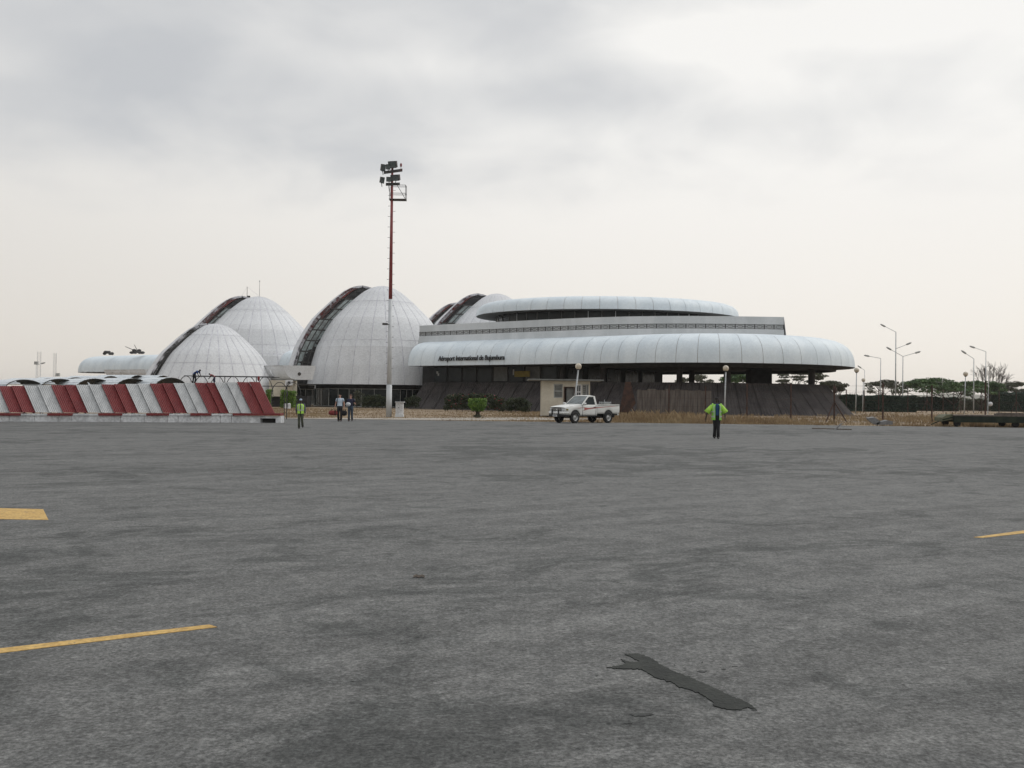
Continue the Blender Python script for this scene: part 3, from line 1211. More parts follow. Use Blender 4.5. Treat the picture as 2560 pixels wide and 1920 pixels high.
def trough(label, pxa, pxb, ytop, ybot, Y, dirv, length, port):
    a, b = at(pxa, ytop, Y), at(pxb, ytop, Y)
    zb = at((pxa + pxb) / 2, ybot, Y).z
    zt = (a.z + b.z) / 2
    w = b.x - a.x
    root = thing('gutter_trough', label, 'roof trough', ((a.x + b.x) / 2, Y, zb))
    out = [Vector((a.x, Y, zt))]
    for i in range(9):
        t = i / 8 * math.pi / 2
        out.append(Vector((a.x + .04 * w + (1 - math.cos(t)) * .40 * w, Y, zt - .12 - (zt - zb - .12) * math.sin(t))))
    out += [Vector((b.x - .10 * w, Y, zb)), Vector((b.x, Y, zt))]
    d = Vector(dirv).normalized() * length
    m_ = MB()
    m_.prism(out[::-1], Vector(dirv).normalized() * .15)
    m_.build('end_plate', M['dome'], root, fixn=True)
    k = 5
    for j in range(k):
        m_ = MB()
        m_.grid([[p + d * ((j + .02) / k) + Vector((0, .02, 0)) for p in out], [p + d * ((j + .98) / k) for p in out]])
        m_.build('trough_panel', M['dome'], root, smooth=False)
    m_ = MB()
    pc = at(port[0], port[1], Y)
    rows = [[pc + Vector((r * math.cos(t), -.02 - q, r * math.sin(t))) for t in [2 * math.pi * i / 14 for i in range(14)]] for r, q in ((.24, 0), (.24, .04), (.02, .04))]
    m_.grid(rows, closed=True)
    m_.build('porthole', M['dark_metal'], root)
    return root


trough('white roof trough with round port, at the foot of the large dome', 707, 790, 914, 949.5, 136.5, (-.75, .55, 0), 15, (748.5, 935))
trough('white roof trough with round port, left of the small dome', 361, 417, 924, 941.5, 137, (-.8, .5, 0), 9, (393.5, 937))

lk = thing('link_canopy', 'short pale barrel roof between two of the left domes', 'canopy', (-36, 163, 0))
LK = Left((-27.5, 156), (-.80, .60), 13.2, 4.35, 12)
canopy(lk, LK, 0, LK.L, 2.4, BARREL)
mb = MB()
mb.prism([(p.x, p.y, 5.86) for p, q in [LK(LK.L * i / 40) for i in range(41)]], (0, 0, -.1))
mb.build('soffit', M['soffit'], lk, fixn=True)
for s_ in (3, 9):
    p = LK.P + LK.u * s_ + LK.n * 4
    mb = MB()
    mb.box((p.x, p.y, 2.9), (.5, .5, 5.9), .64)
    mb.build('column', M['concrete'], lk)

# aerials on the back left dome
for nm, lab, px, y0, y1, w, sh_ in (('aerial_mast', 'short guyed aerial with a small box, left one on the dome top', 617.5, 748, 717, .05, -2.7),
                                  ('aerial_rod', 'single thin whip aerial on the apex of the back dome', 648.5, 743, 703, .035, 0)):
    a, b = at(px, y0, 174), at(px, y1, 174)
    a = Vector((a.x, 174, a.z - .4))
    b = Vector((a.x, 174, b.z))
    r = thing(nm, lab, 'aerial', a)
    mb = MB()
    mb.tube(a, b, w, w * .7, 6)
    mb.build('mast', M['dark_metal'], r)
    if sh_:
        mb = MB()
        mb.box(a + Vector((.28, 0, .85)), (.5, .3, .3))
        mb.build('antenna_box', M['dark_metal'], r)
        mb = MB()
        mb.tube(b, a + Vector((3.0, .5, .2)), .012, .012, 4)
        mb.tube(b, a + Vector((-2.0, .5, -.6)), .012, .012, 4)
        mb.build('guy_wire', M['galv'], r)
    else:
        mb = MB()
        mb.box(b, (.14, .14, .22))
        mb.build('tip', M['galv'], r)
# ------------------------------------------------------------------ floodlight mast, kiosk, lamps
MY = 79.5


def mast():
    b, t = at(972, 1041, MY), at(983, 405, MY)
    bx, zt = b.x, t.z
    r = thing('floodlight_mast', 'tall red and white floodlight mast with a basket near its top', 'floodlight mast', (bx, MY, 0))
    z1, z2 = at(975, 962, MY).z, at(978, 748, MY).z
    m_ = MB()
    m_.tube((bx, MY, -.05), (bx, MY, z1), .23, .22, 14)
    m_.build('base_section', M['mast_white'], r, True)
    m_ = MB()
    m_.tube((bx, MY, z1 - .05), (bx, MY, z2), .175, .15, 14)
    m_.build('white_pole', M['mast_white'], r, True)
    m_ = MB()
    m_.tube((bx, MY, z2), (bx, MY, zt), .15, .085, 12)
    m_.build('red_pole', M['mast_red'], r, True)
    m_ = MB()
    z = 3.4
    i = 0
    while z < zt - 2.2:
        sg = 1 if i % 2 else -1
        m_.tube((bx + sg * .08, MY, z), (bx + sg * .30, MY - .02, z), .014, .014, 4)
        z += .42
        i += 1
    p = m_.build('climbing_pegs', M['dark_metal'], r)
    p['kind'] = 'stuff'
    # arms
    heads = []
    for (xa, ya, xb, yb) in ((961, 434, 1004.5, 422), (966, 463, 998, 457)):
        a, c = at(xa, ya, MY - .1), at(xb, yb, MY - .1)
        a.y, c.y = MY - .45, MY + .35
        m_ = MB()
        m_.obox((a + c) / 2, (c - a) / 2, (0, .05, 0), (0, 0, .11))
        m_.build('cross_arm', M['dark_metal'], r)
    for (x, y, w, h, d, yaw) in ((957.5, 419, .30, .52, .34, .5), (970.5, 417, .30, .38, .3, .3), (982.5, 411, .62, .50, .36, -.25),
                                 (955, 450, .26, .46, .3, .6), (972.5, 448, .42, .34, .3, .2), (989, 444, .66, .44, .36, -.25)):
        c = at(x, y, MY - .35)
        co, si = math.cos(yaw), math.sin(yaw)
        A = Vector((co, si, 0)) * (w / 2)
        Bv = Vector((-si, co, .35)).normalized() * (d / 2)
        Cv = A.cross(Bv).normalized() * (h / 2)
        m_ = MB()
        m_.obox(c, A, Bv, Cv)
        m_.obox(c - Bv * 1.05, A * 1.08, Bv * .08, Cv * 1.08)
        f = m_.build('floodlight', M['dark_metal'], r)
        m_ = MB()
        m_.obox(c - Bv * 1.16, A * .9, Bv * .03, Cv * .9)
        m_.build('lens', M['car_glass'], f)
        m_ = MB()
        m_.tube(c - Cv, c - Cv - Vector((-.04 * (1 if x < 975 else -1), 0, .32)), .03, .03, 5)
        m_.build('bracket', M['dark_metal'], f)
    c = at(1002.5, 412, MY)
    m_ = MB()
    m_.tube(c - Vector((0, 0, .5)), c - Vector((0, 0, .1)), .02, .02, 5)
    m_.lathe([(.01, .14), (.08, .08), (.08, -.14), (.01, -.16)], c, 8)
    m_.build('obstruction_light', M['mast_red'], r)
    # service basket
    zf, zr = at(985, 499, MY).z, at(985, 464, MY).z
    x0, x1 = at(974, 499, MY).x - .02, at(1015.5, 497, MY).x
    m_ = MB()
    m_.box(((x0 + x1) / 2, MY + .1, zf), (x1 - x0, .75, .06))
    m_.build('basket_floor', M['dark_metal'], r)
    m_ = MB()
    for y in (MY - .25, MY + .45):
        for x in (x0 + .05, x1 - .03):
            m_.tube((x, y, zf), (x, y, zr), .022, .022, 5)
        for z in (zf + (zr - zf) * .42, zr):
            m_.tube((x0 + .05, y, z), (x1 - .03, y, z), .022, .022, 5)
    for z in (zf + (zr - zf) * .42, zr):
        m_.tube((x1 - .03, MY - .25, z), (x1 - .03, MY + .45, z), .022, .022, 5)
    m_.tube((x1 - .03, MY + .1, zf), (bx + .35, MY, zr + .15), .022, .022, 5)
    m_.tube((x0 + .05, MY + .1, zf + .35), (bx - .3, MY, zr + .05), .022, .022, 5)
    m_.build('basket_rail', M['dark_metal'], r)
    c = at(968, 812, MY)
    m_ = MB()
    m_.tube((bx, MY - .1, c.z), (c.x - .05, MY - .35, c.z), .03, .03, 6)
    m_.box((c.x - .12, MY - .4, c.z + .03), (.42, .2, .16), .2)
    m_.build('camera_arm', M['dark_metal'], r)
    # box beside it
    xa, xb = at(990, 1040, MY - .1).x, at(1008, 1040, MY - .1).x
    bb = thing('switch_cabinet', 'white switch cabinet at the foot of the floodlight mast', 'cabinet', ((xa + xb) / 2, MY - .15, 0))
    m_ = MB()
    m_.box(((xa + xb) / 2, MY - .15, .66), (xb - xa, .6, .95))
    m_.build('body', M['kerb_white'], bb)
    m_ = MB()
    m_.box(((xa + xb) / 2 + .03, MY - .2, 1.165), (xb - xa + .14, .72, .06))
    m_.build('lid', M['kerb_white'], bb)
    m_ = MB()
    m_.box(((xa + xb) / 2, MY - .15, .08), (xb - xa + .06, .66, .22))
    m_.build('plinth', M['concrete'], bb)
    m_ = MB()
    m_.box(((xa + xb) / 2 - .05, MY - .46, .72), (.05, .03, .08))
    m_.build('lock', M['dark_metal'], bb)


mast()


def kiosk():
    Y = 88
    x0, x1 = gx(1354, Y, 1), gx(1475, Y, 1)
    H = at(1400, 952, Y).z
    r = thing('guard_kiosk', 'small cream guard kiosk with flat roof behind the pickup', 'kiosk', ((x0 + x1) / 2, Y, 0))
    px = lambda p: gx(p, Y, 2)
    pz = lambda q: at(1420, q, Y).z
    # front wall from strips round the openings (windows at 1385-1407, door 1409-1440, windows 1441-1453 and 1453-1471)
    wins = [(1384, 1406.5, 960, 995), (1409, 1437, 967, 1042), (1440, 1453, 961, 997), (1455, 1471.5, 960, 998)]
    m_ = MB()
    cuts = [x0] + [v for a, b, _, _ in wins for v in (px(a), px(b))] + [x1]
    for i in range(0, len(cuts), 2):
        m_.box(((cuts[i] + cuts[i + 1]) / 2, Y + .1, H / 2), (cuts[i + 1] - cuts[i], .2, H))
    for a, b, t, bt in wins:
        zt, zb = pz(t), pz(bt)
        w = px(b) - px(a)
        c = (px(a) + px(b)) / 2
        m_.box((c, Y + .1, (H + zt) / 2), (w, .2, H - zt))
        if zb > .1:
            m_.box((c, Y + .1, zb / 2), (w, .2, zb))
    m_.box((x0 + .1, Y + 1.8, H / 2), (.2, 3.2, H))
    m_.box((x1 - .1, Y + 1.8, H / 2), (.2, 3.2, H))
    m_.box(((x0 + x1) / 2, Y + 3.5, H / 2), (x1 - x0, .2, H))
    m_.build('wall', M['cream'], r)
    xa, xb = gx(1318, Y, 3.3), gx(1507, Y, 3.3)
    m_ = MB()
    m_.box(((xa + xb) / 2, Y + 1.6, H + .08), (xb - xa, 4.6, .12))
    m_.build('roof_slab', M['grey_wall'], r)
    m_ = MB()
    m_.box(((x0 + x1) / 2, Y + 1.7, .04), (x1 - x0, 3.4, .08))
    m_.build('floor', M['concrete'], r)
    for k, (a, b, t, bt) in enumerate(wins):
        zt, zb = pz(t), max(.08, pz(bt))
        A, B = px(a), px(b)
        c, w = (A + B) / 2, B - A
        if k == 1:
            m_ = MB()
            m_.box((c + w * .1, Y + .14, (zt + zb) / 2), (w * .7, .05, zt - zb - .05))
            d = m_.build('door', M['grey_wall'], r)
            m_ = MB()
            m_.box((A + .05, Y - .03, (zt + zb) / 2), (.10, .12, zt - zb))
            m_.box((B - .05, Y - .03, (zt + zb) / 2), (.08, .12, zt - zb))
            m_.box((c, Y - .03, zt - .05), (w - .2, .12, .10))
            m_.build('frame', M['rust'], d)
            continue
        m_ = MB()
        m_.box((c, Y + .13, (zt + zb) / 2), (w, .02, zt - zb))
        g = m_.build('window', M['grey_wall'] if k != 2 else M['glass'], r)
        fm = M['kerb_white'] if k == 2 else M['frame']
        f = MB()
        yy = Y + (-.02 if k == 2 else .06)
        for X in (A + .04, B - .04):
            f.box((X, yy, (zt + zb) / 2), (.08, .07, zt - zb))
        for z in ([zt - .04, zb + .04, zb + (zt - zb) * .48] if k < 3 else [zt - .04, zb + .04]):
            f.box((c, yy, z), (w - .16, .06, .08))
        if k == 2:
            f.box((c, yy + .01, (zt + zb) / 2), (.05, .04, zt - zb - .1))
        if k == 3:
            f.box((B - .22, yy, (zt + zb) / 2), (.07, .06, zt - zb - .16))
        f.build('frame', fm, g)
        if k in (0, 3):
            nl = 7
            for i in range(nl):
                f = MB()
                z = zb + .12 + (zt - zb - .24) * i / (nl - 1)
                if k == 0 and i < 3:
                    continue
                f.obox((c - (.1 if k == 3 else 0), Y + .09, z), ((w - .2 - (.2 if k == 3 else 0)) / 2, 0, 0), (0, .03, -.035), (0, .004, .004))
                f.build('louvre_blade', M['frame'], g)
    return r


kiosk()

globes = 'globe lamps on grey posts'


def globe_lamp(label, pxt, pyt, pxb, Y, rpx, lean=False):
    c = at(pxt, pyt, Y)
    rad = rpx * Y / FPX
    xb = gx(pxb, Y, 0)
    r = thing('globe_lamp', label, 'lamp post', (xb, Y, 0), globes)
    m_ = MB()
    m_.tube((xb, Y, 0), (c.x, Y, c.z - rad * .8), .085, .06, 10)
    m_.build('post', M['galv'], r, True)
    m_ = MB()
    m_.lathe([(.06, -rad * 1.15), (rad * .55, -rad * .95), (rad * .6, -rad * .7)], c, 12)
    m_.build('collar', M['dark_metal'], r)
    m_ = MB()
    m_.ell(c, (rad, rad, rad), 16, 12)
    m_.build('globe', M['globe'], r, True)


globe_lamp('globe lamp on a leaning post behind the white pickup', 1446, 916, 1433, 83, 8)
globe_lamp('globe lamp standing behind the man in the yellow jacket', 1814.5, 921, 1812, 96, 7.6)
globe_lamp('globe lamp beside the right tip of the pavilion plinth', 2141.6, 925.5, 2139.5, 138, 6.2)
globe_lamp('smaller globe lamp before the dark hedge, just right of the plinth', 2158.4, 950, 2157, 165, 4.6)
globe_lamp('brownish globe lamp before the green acacia crown', 2414, 935, 2411, 150, 6)
c = at(2475.8, 1010, 150)
gl = thing('fallen_globe', 'pale globe hanging low on a bare post near the right hedge', 'lamp post', (gx(2470, 150, 0), 150, 0), globes)
m_ = MB()
m_.tube((gx(2470, 150, 0), 150, 0), (gx(2471, 150, 5), 150, at(2470, 938, 150).z), .07, .05, 8)
m_.build('post', M['galv'], gl)
m_ = MB()
m_.ell(c, (.34, .34, .34), 14, 10)
m_.build('globe', M['kerb_white'], gl, True)


def street_lamp(label, px, ytop, Y, arms, r0=.10):
    xb = gx(px - .0123 * (1010 - ytop), Y, 0) if False else gx(px, Y, 0)
    zt = at(px, ytop, Y).z
    r = thing('street_lamp', label, 'street lamp', (xb, Y, 0), 'street lamps beyond the terminal')
    m_ = MB()
    m_.tube((xb, Y, 0), (xb, Y, zt), r0, r0 * .6, 8)
    m_.build('pole', M['galv'], r, True)
    for (hx, hy, jy) in arms:
        h = at(hx, hy, Y)
        zj = at(px, jy, Y).z if jy else zt
        h.x -= 0
        m_ = MB()
        j = Vector((xb, Y, zj))
        m_.tube(j, h, .05, .04, 6)
        a = m_.build('arm', M['galv'], r)
        d = (h - j).normalized()
        m_ = MB()
        m_.pipe([h - d * .1, h + d * .15, h + d * .75, h + d * 1.0], [.06, .17, .15, .05], 8, (1, .7))
        m_.build('lamp_head', M['frame'], r)


street_lamp('tallest street lamp, single arm pointing left and a lower arm right', 2239, 830, 182, [(2213, 816.5, None), (2266, 861.5, 872)], .14)
street_lamp('two-armed street lamp right of the tallest one', 2257, 891, 176, [(2228, 874.5, None), (2288, 882.5, None)], .11)
street_lamp('street lamp with one long flat arm, nearest the pavilion tip', 2201.5, 896, 186, [(2173, 890.5, None)], .10)
street_lamp('small distant street lamp just above the pair of globe lamps', 2161.5, 926, 230, [(2153, 920, None)], .09)
street_lamp('street lamp before the bare tree with a short steep arm', 2434.5, 897, 170, [(2415, 884, None)], .11)
street_lamp('rightmost street lamp with a long gently sloping arm', 2464.5, 879, 176, [(2437, 869.5, None)], .10)
street_lamp('lone street lamp far off at the left edge of the sky', 89, 912, 230, [(103, 909, None)], .08)


def lattice(label, px, ytop, Y, w, plat):
    xb = gx(px, Y, 0)
    zt = at(px, ytop, Y).z
    r = thing('radio_mast', label, 'radio mast', (xb, Y, 0), 'thin lattice masts on the left horizon')
    m_ = MB()
    legs = [(-w, -w), (w, -w), (0, w)]
    for a, b in legs:
        m_.tube((xb + a, Y + b, 0), (xb + a, Y + b, zt), .10, .10, 5)
    z, i = 0, 0
    while z < zt - 1.5:
        for k in range(3):
            a, b = legs[k], legs[(k + 1) % 3]
            m_.tube((xb + a[0], Y + a[1], z), (xb + b[0], Y + b[1], z + 1.5), .05, .05, 4)
        z += 1.5
    m_.build('lattice', M['mast_white'], r)
    for zz, dx_ in plat:
        m_ = MB()
        m_.box((xb + dx_, Y, zt - zz), (1.9, 1.0, 1.6))
        m_.build('antenna', M['frame'], r)


lattice('pale lattice mast with a boxy antenna, left one of two', 98, 879, 520, .9, [(6, -1.9)])
lattice('thinner lattice mast right of the mast with the antenna', 137, 882, 500, .6, [(11, 1.2)])

# ------------------------------------------------------------------ wire fences, plank screen
YF = 79.5
fence = thing('wire_fence', 'near wire fence of rusty posts along the dry grass', 'fence', (20, YF, 0))


def fpost(px, Y, ytop, parent, r=.065, m=M['rust'], lean=0.0):
    x = gx(px, Y, 0)
    z = at(px, ytop, Y).z
    m_ = MB()
    m_.tube((x, Y, -.05), (x + lean, Y, z), r, r * .9, 7)
    m_.build('fence_post', m, parent)
    return x, z


tops = []
for px, yt in ((1570, 966), (1673, 962), (1764, 966), (1868, 960), (1978, 957), (2086.5, 960), (2208, 956), (2330.5, 963), (2464, 952), (2596, 956)):
    x, z = fpost(px, YF, yt, fence)
    tops.append((x, z))
for cx in (1570, 2086.5):
    x = gx(cx, YF, 0)
    for dx_ in (-26, 27):
        m_ = MB()
        m_.tube((x, YF, 1.62), (x + dx_ * YF / FPX, YF - .5, -.02), .05, .05, 6)
        m_.build('brace', M['rust'], fence)
m_ = MB()
for z in (.5, 1.1, 1.75, 2.35, 2.9):
    for i in range(len(tops) - 1):
        m_.tube((tops[i][0], YF, min(z, tops[i][1])), (tops[i + 1][0], YF, min(z, tops[i + 1][1])), .006, .006, 4)
w = m_.build('wire_strands', M['rust'], fence)
w['kind'] = 'stuff'
# rusty sheet on the first tripod post, dark ball on the other
x = gx(1570, YF, 0)
m_ = MB()
m_.prism([(x - .72, YF - .2, .55), (x + .05, YF - .2, .55), (x + .62, YF - .2, 1.3), (x + .22, YF - .12, 3.0), (x - .22, YF - .12, 3.0)], (0, .03, 0))
m_.build('rusty_sheet', M['rust'], fence, fixn=True)
x = gx(2086.5, YF, 2.6)
m_ = MB()
m_.ell((x, YF, 2.55), (.17, .15, .30), 10, 8)
m_.build('wire_coil', M['rust'], fence)

fence2 = thing('wire_fence', 'farther wire fence of thin posts before the hedges', 'fence', (60, 150, 0))
prev = None
wr = MB()
for px, yb, yt in ((1949, 1036, 990), (2007, 1036, 985), (2062, 1036, 978), (2116, 1034, 974), (2160, 1031, 976), (2197, 1031, 974), (2270, 1030.5, 976),
                   (2317.7, 1030, 977), (2358, 1030, 973), (2402.7, 1030, 979), (2455, 1030, 974), (2498, 1028, 974), (2541, 1026, 976)):
    yh = 994 + .0123 * (px - 1280)
    Y = min(175, EYE * FPX / (yb - yh))
    x, z = fpost(px, Y, yt, fence2, .075)
    if prev:
        for f in (.4, .95):
            wr.tube(prev + Vector((0, 0, prev_z * f)), Vector((x, Y, z * f)), .008, .008, 4)
    prev, prev_z = Vector((x, Y, 0)), z
    if px in (2317.7, 2402.7, 2541):
        for dx_ in (-1.1, 1.1):
            m_ = MB()
            m_.tube((x, Y, 2.1), (x + dx_, Y - .4, 0), .06, .06, 6)
            m_.build('brace', M['rust'], fence2)
w = wr.build('wire_strands', M['rust'], fence2)
w['kind'] = 'stuff'

YP = 106
pf = thing('plank_fence', 'dark upright plank screen standing before the pavilion plinth', 'fence', (gx(1690, YP, 0), YP, 0))
x = gx(1592, YP, 1)
xe = gx(1776, YP, 1)
while x < xe:
    wdt = RD.uniform(.42, .58)
    h = at(1690, 974 + RD.uniform(-2, 3), YP).z
    m_ = MB()
    m_.box((x + wdt / 2, YP + RD.uniform(-.03, .03), h / 2 - .05), (wdt - .05, .04, h + .1))
    m_.build('plank', M['plank'], pf)
    x += wdt
m_ = MB()
for z in (.6, 2.3):
    m_.box(((gx(1592, YP, 1) + xe) / 2, YP + .09, z), (xe - gx(1592, YP, 1), .06, .10))
m_.build('rail', M['plank'], pf)

# ------------------------------------------------------------------ striped blast fence
bf = thing('blast_fence', 'long slanted blast fence of red and white ribbed panels', 'fence', (-17, 56, 0))
DL = lambda px: 54 + 4.0 * px / 700        # depth along the fence
TOPX = [-178, -142.5, -107, -72, -37, -2, 29.5, 61, 95, 128.6, 163, 190, 223, 254, 285, 314, 345, 375, 406, 433.6, 461, 487, 516, 536.7, 567, 592.6, 623, 650]
COLS = []
for i in range(len(TOPX) - 1):
    # pairs, red pair starts at 128.6
    j = i - 9
    COLS.append('red_paint' if (j // 2) % 2 == 0 else 'white_paint')
ytop = lambda px: 966 - 10.7 * px / 650
ybot = lambda px: 1031.5 + 2.3 * px / 650
for i in range(len(TOPX) - 1):
    xa, xb = TOPX[i], TOPX[i + 1]
    off = lambda x: 28 + 10 * max(0, x) / 650
    ta, tb = at(xa, ytop(xa), DL(xa) + .55), at(xb, ytop(xb), DL(xb) + .55)
    ba, bb_ = at(xa + off(xa), ybot(xa), DL(xa) - .05), at(xb + off(xb), ybot(xb), DL(xb) - .05)
    nrib = 7
    nrm = Vector((.1, -1, .25)).normalized()
    rows = []
    for r_ in range(3):
        f = r_ / 2
        A, B = ta.lerp(ba, f), tb.lerp(bb_, f)
        row = [A + nrm * -.10]
        for k in range(nrib * 4 + 1):
            u = .015 + .97 * k / (nrib * 4)
            d = (0, .022, .022, 0)[k % 4]
            row.append(A.lerp(B, u) + nrm * (d + .11 * (1 - u)))
        row.append(A.lerp(B, .985) + nrm * -.10)
        rows.append(row)
    m_ = MB()
    m_.grid(rows)
    m_.grid([rows[0], [p - nrm * .10 + Vector((0, 0, -.02)) for p in rows[0]]])
    m_.build('panel', M[COLS[i]], bf)
# supporting frame behind
m_ = MB()
for i in range(0, len(TOPX), 2):
    xa = TOPX[i]
    t, b_ = at(xa + 4, ytop(xa) + 2, DL(xa) + .72), at(xa + 32, ybot(xa), DL(xa) + .2)
    m_.tube(t, b_, .05, .05, 5)
    m_.tube(t + Vector((0, 0, -.2)), (t.x + .4, t.y + 1.9, .25), .05, .05, 5)
m_.build('support_frame', M['rust'], bf)
# ledge strips, alternately red and white, and the concrete foot
segs = [(-150, -90), (-90, -30), (-30, 51), (51, 119), (119, 181), (181, 246), (246, 305), (305, 366), (366, 422), (422, 476), (476, 528), (528, 582), (582, 702)]
for i, (xa, xb) in enumerate(segs):
    A, B = at(xa + .6, 1036, DL(xa) - .42), at(xb - .6, 1036, DL(xb) - .42)
    za, zb = at(xa, 1037.5, DL(xa) - .4).z, at(xb, 1037.5, DL(xb) - .4).z
    red = i % 2 == 0
    dy = -.06 if red else 0.02
    m_ = MB()
    m_.prism([(A.x, A.y + dy, za - .03), (B.x, B.y + dy, zb - .03), (B.x, B.y + .75, zb - .03), (A.x, A.y + .75, za - .03)][::-1], (0, 0, .13 if red else .10))
    m_.build('ledge', M['red_paint' if red else 'kerb_white'], bf, fixn=True)
blk = [-150, -90, -32, 26, 88, 147, 181, 244, 303, 362, 420, 447, 502, 552, 580]
for i in range(len(blk) - 1):
    xa, xb = blk[i], blk[i + 1]
    A, B = gx(xa, DL(xa) - .35, 0) + .012, gx(xb, DL(xb) - .35, 0) - .012
    Ya, Yb = DL(xa) - .35, DL(xb) - .35
    zt = at((xa + xb) / 2, 1038.5, (Ya + Yb) / 2).z - .02
    m_ = MB()
    m_.prism([(A, Ya, -.02), (B, Yb, -.02), (B, Yb + .8, -.02), (A, Ya + .8, -.02)][::-1], (0, 0, zt + .02))
    m_.build('foot_block', M['kerb_white'], bf, fixn=True)
xa, xm, xn, xb = 580, 652, 690, 704
q = lambda px: (gx(px, DL(px) - .35, 0), DL(px) - .35)
zt = at(640, 1040, 57.5).z
for a, b, z0 in ((xa, xm, -.02), (xn, xb, -.02)):
    (A, Ya), (B, Yb) = q(a), q(b)
    m_ = MB()
    m_.prism([(A + .012, Ya, z0), (B - .002, Yb, z0), (B - .002, Yb + .8, z0), (A + .012, Ya + .8, z0)][::-1], (0, 0, zt + .02))
    m_.build('foot_block', M['kerb_white'], bf, fixn=True)
(A, Ya), (B, Yb) = q(xm), q(xn)
m_ = MB()
m_.prism([(A, Ya + .01, zt - .13), (B, Yb + .01, zt - .13), (B, Yb + .8, zt - .13), (A, Ya + .8, zt - .13)][::-1], (0, 0, .12))
m_.build('lintel', M['kerb_white'], bf, fixn=True)
m_ = MB()
m_.prism([(A, Ya + .6, 0), (B, Yb + .6, 0), (B, Yb + .65, 0), (A, Ya + .65, 0)][::-1], (0, 0, zt - .13))
m_.build('opening_back', M['car_black'], bf, fixn=True)

# ------------------------------------------------------------------ covered walkway behind it
YW = 66
walk = thing('walkway', 'covered walkway with corrugated barrel roofs and bare arches', 'canopy', (-24, YW, 0))


def barrel(pxr, ytop, Y, w, L, z0, ang, name='roof_sheet', under=True):
    """a half-round corrugated roof: its open mouth faces right and towards the apron"""
    c = at(pxr, ytop, Y)
    zt = c.z
    d = Vector((math.cos(ang), -math.sin(ang), 0))
    s_ = Vector((math.sin(ang), math.cos(ang), 0))
    N = 22
    r0, r1 = [], []
    hh = zt - z0
    for k in range(N + 1):
        t = math.pi * k / N
        rip = 1 + (.024 if k % 2 else -.024)
        p = s_ * (-math.cos(t) * w / 2 * rip) + Vector((0, 0, math.sin(t) * hh * rip))
        b = Vector((c.x, Y, z0)) + p
        r0.append(b)
        r1.append(b - d * L)
    m_ = MB()
    m_.cur = 0
    m_.grid([r0, r1])
    m_.cur = 1
    cc = Vector((0, 0, z0))
    inn = lambda r_, o: [p + (Vector((o.x, o.y, z0)) - p).normalized() * .03 for p in r_]
    o0, o1 = Vector((c.x, Y, z0)), Vector((c.x, Y, z0)) - d * L
    m_.grid([inn(r0, o0)[::-1], inn(r1, o1)[::-1]])
    m_.grid([r0[::-1], inn(r0, o0)[::-1]])
    m_.build(name, [M['corrugated'], M['corr_under']], walk)
    f = MB()
    f.pipe([p + d * .02 for p in r0[::2]], .028, 5)
    for p in (r0[0], r0[-1]):
        f.tube(Vector((p.x, p.y, 0)), p, .03, .03, 5)
    f.build('arch_frame', M['dark_metal'], walk)


for pxr, yt, Y, w, L in ((62, 949, 64.5, 2.5, 2.6), (150, 947, 66, 2.6, 2.6), (238, 946.5, 66, 2.7, 2.6), (300, 945.5, 67.5, 2.3, 1.6),
                         (333, 946, 66, 2.6, 2.6), (428, 944, 66, 2.6, 2.4), (-30, 949, 64.5, 2.5, 2.6)):
    barrel(pxr, yt, Y, w, L, 1.85, math.radians(38))
for pxr, yt, Y, w, L in ((190, 943.5, 84, 2.6, 4.0), (278, 940, 88, 2.6, 4.6), (345, 938, 92, 2.6, 4.6), (120, 946, 84, 2.5, 4.0), (408, 939, 92, 2.6, 4.2)):
    barrel(pxr, yt, Y, w, L, 2.2, math.radians(25))
# bare arches towards the right end, with a top rail
rail = MB()
za = at(580, 941, YW).z
xs_ = [462, 501, 541, 580, 620, 660, 697, 730]
pts_ = [Vector((gx(p, YW, za) - .1, YW, za)) for p in xs_[:-1]]
rail.tube(pts_[0], Vector((gx(683, YW, za), YW, za)), .03, .03, 5)
rail.tube(pts_[0] + Vector((0, 1.6, 0)), Vector((gx(683, YW, za), YW + 1.6, za)), .03, .03, 5)
rail.tube((gx(655, YW, 2.3), YW, at(670, 965.5, YW).z), (gx(725, YW, 2.3), YW, at(700, 965.5, YW).z), .03, .03, 5)
rail.build('top_rail', M['dark_metal'], walk)
for i, p in enumerate(xs_):
    f = MB()
    x = gx(p, YW, za)
    w = 20.5 * YW / FPX
    ht = za if p < 690 else za - .35
    arch = [Vector((x - w * math.cos(math.pi * k / 12), YW + .1, 1.55 + (ht - 1.55) * math.sin(math.pi * k / 12))) for k in range(13)]
    f.pipe(arch, .026, 5)
    f.tube(Vector((x - w, YW + .1, 0)), arch[0], .03, .03, 5)
    if i % 2 == 0:
        f.tube(Vector((x + w * .9, YW + .1, 0)), Vector((x + w * .9, YW + .1, ht)), .03, .03, 5)
    f.build('arch_frame', M['dark_metal'], walk)
c = at(646.5, 946.5, YW)
m_ = MB()
m_.ell(c, (.09, .07, .17), 8, 6)
m_.build('red_flag', M['red_cloth'], walk)
# trestle that carries the two workers
tr = thing('trestle', 'plank trestle under the two roof workers, behind the striped fence', 'scaffold', (gx(510, YW - .5, 0), YW - .5, 0))
zt_ = at(510, 962, YW - .5).z
m_ = MB()
m_.box((gx(510, YW - .5, 1.5), YW - .5, zt_ - .03), (2.6, .6, .06))
m_.build('board', M['wood'], tr)
for dx_ in (-1.1, 1.1):
    for dy_ in (-.25, .25):
        m_ = MB()
        m_.tube((gx(510, YW - .5, 1) + dx_ * 1.1, YW - .5 + dy_ * 1.6, -.02), (gx(510, YW - .5, 1) + dx_, YW - .5 + dy_, zt_ - .06), .035, .035, 6)
        m_.build('leg', M['wood'], tr)

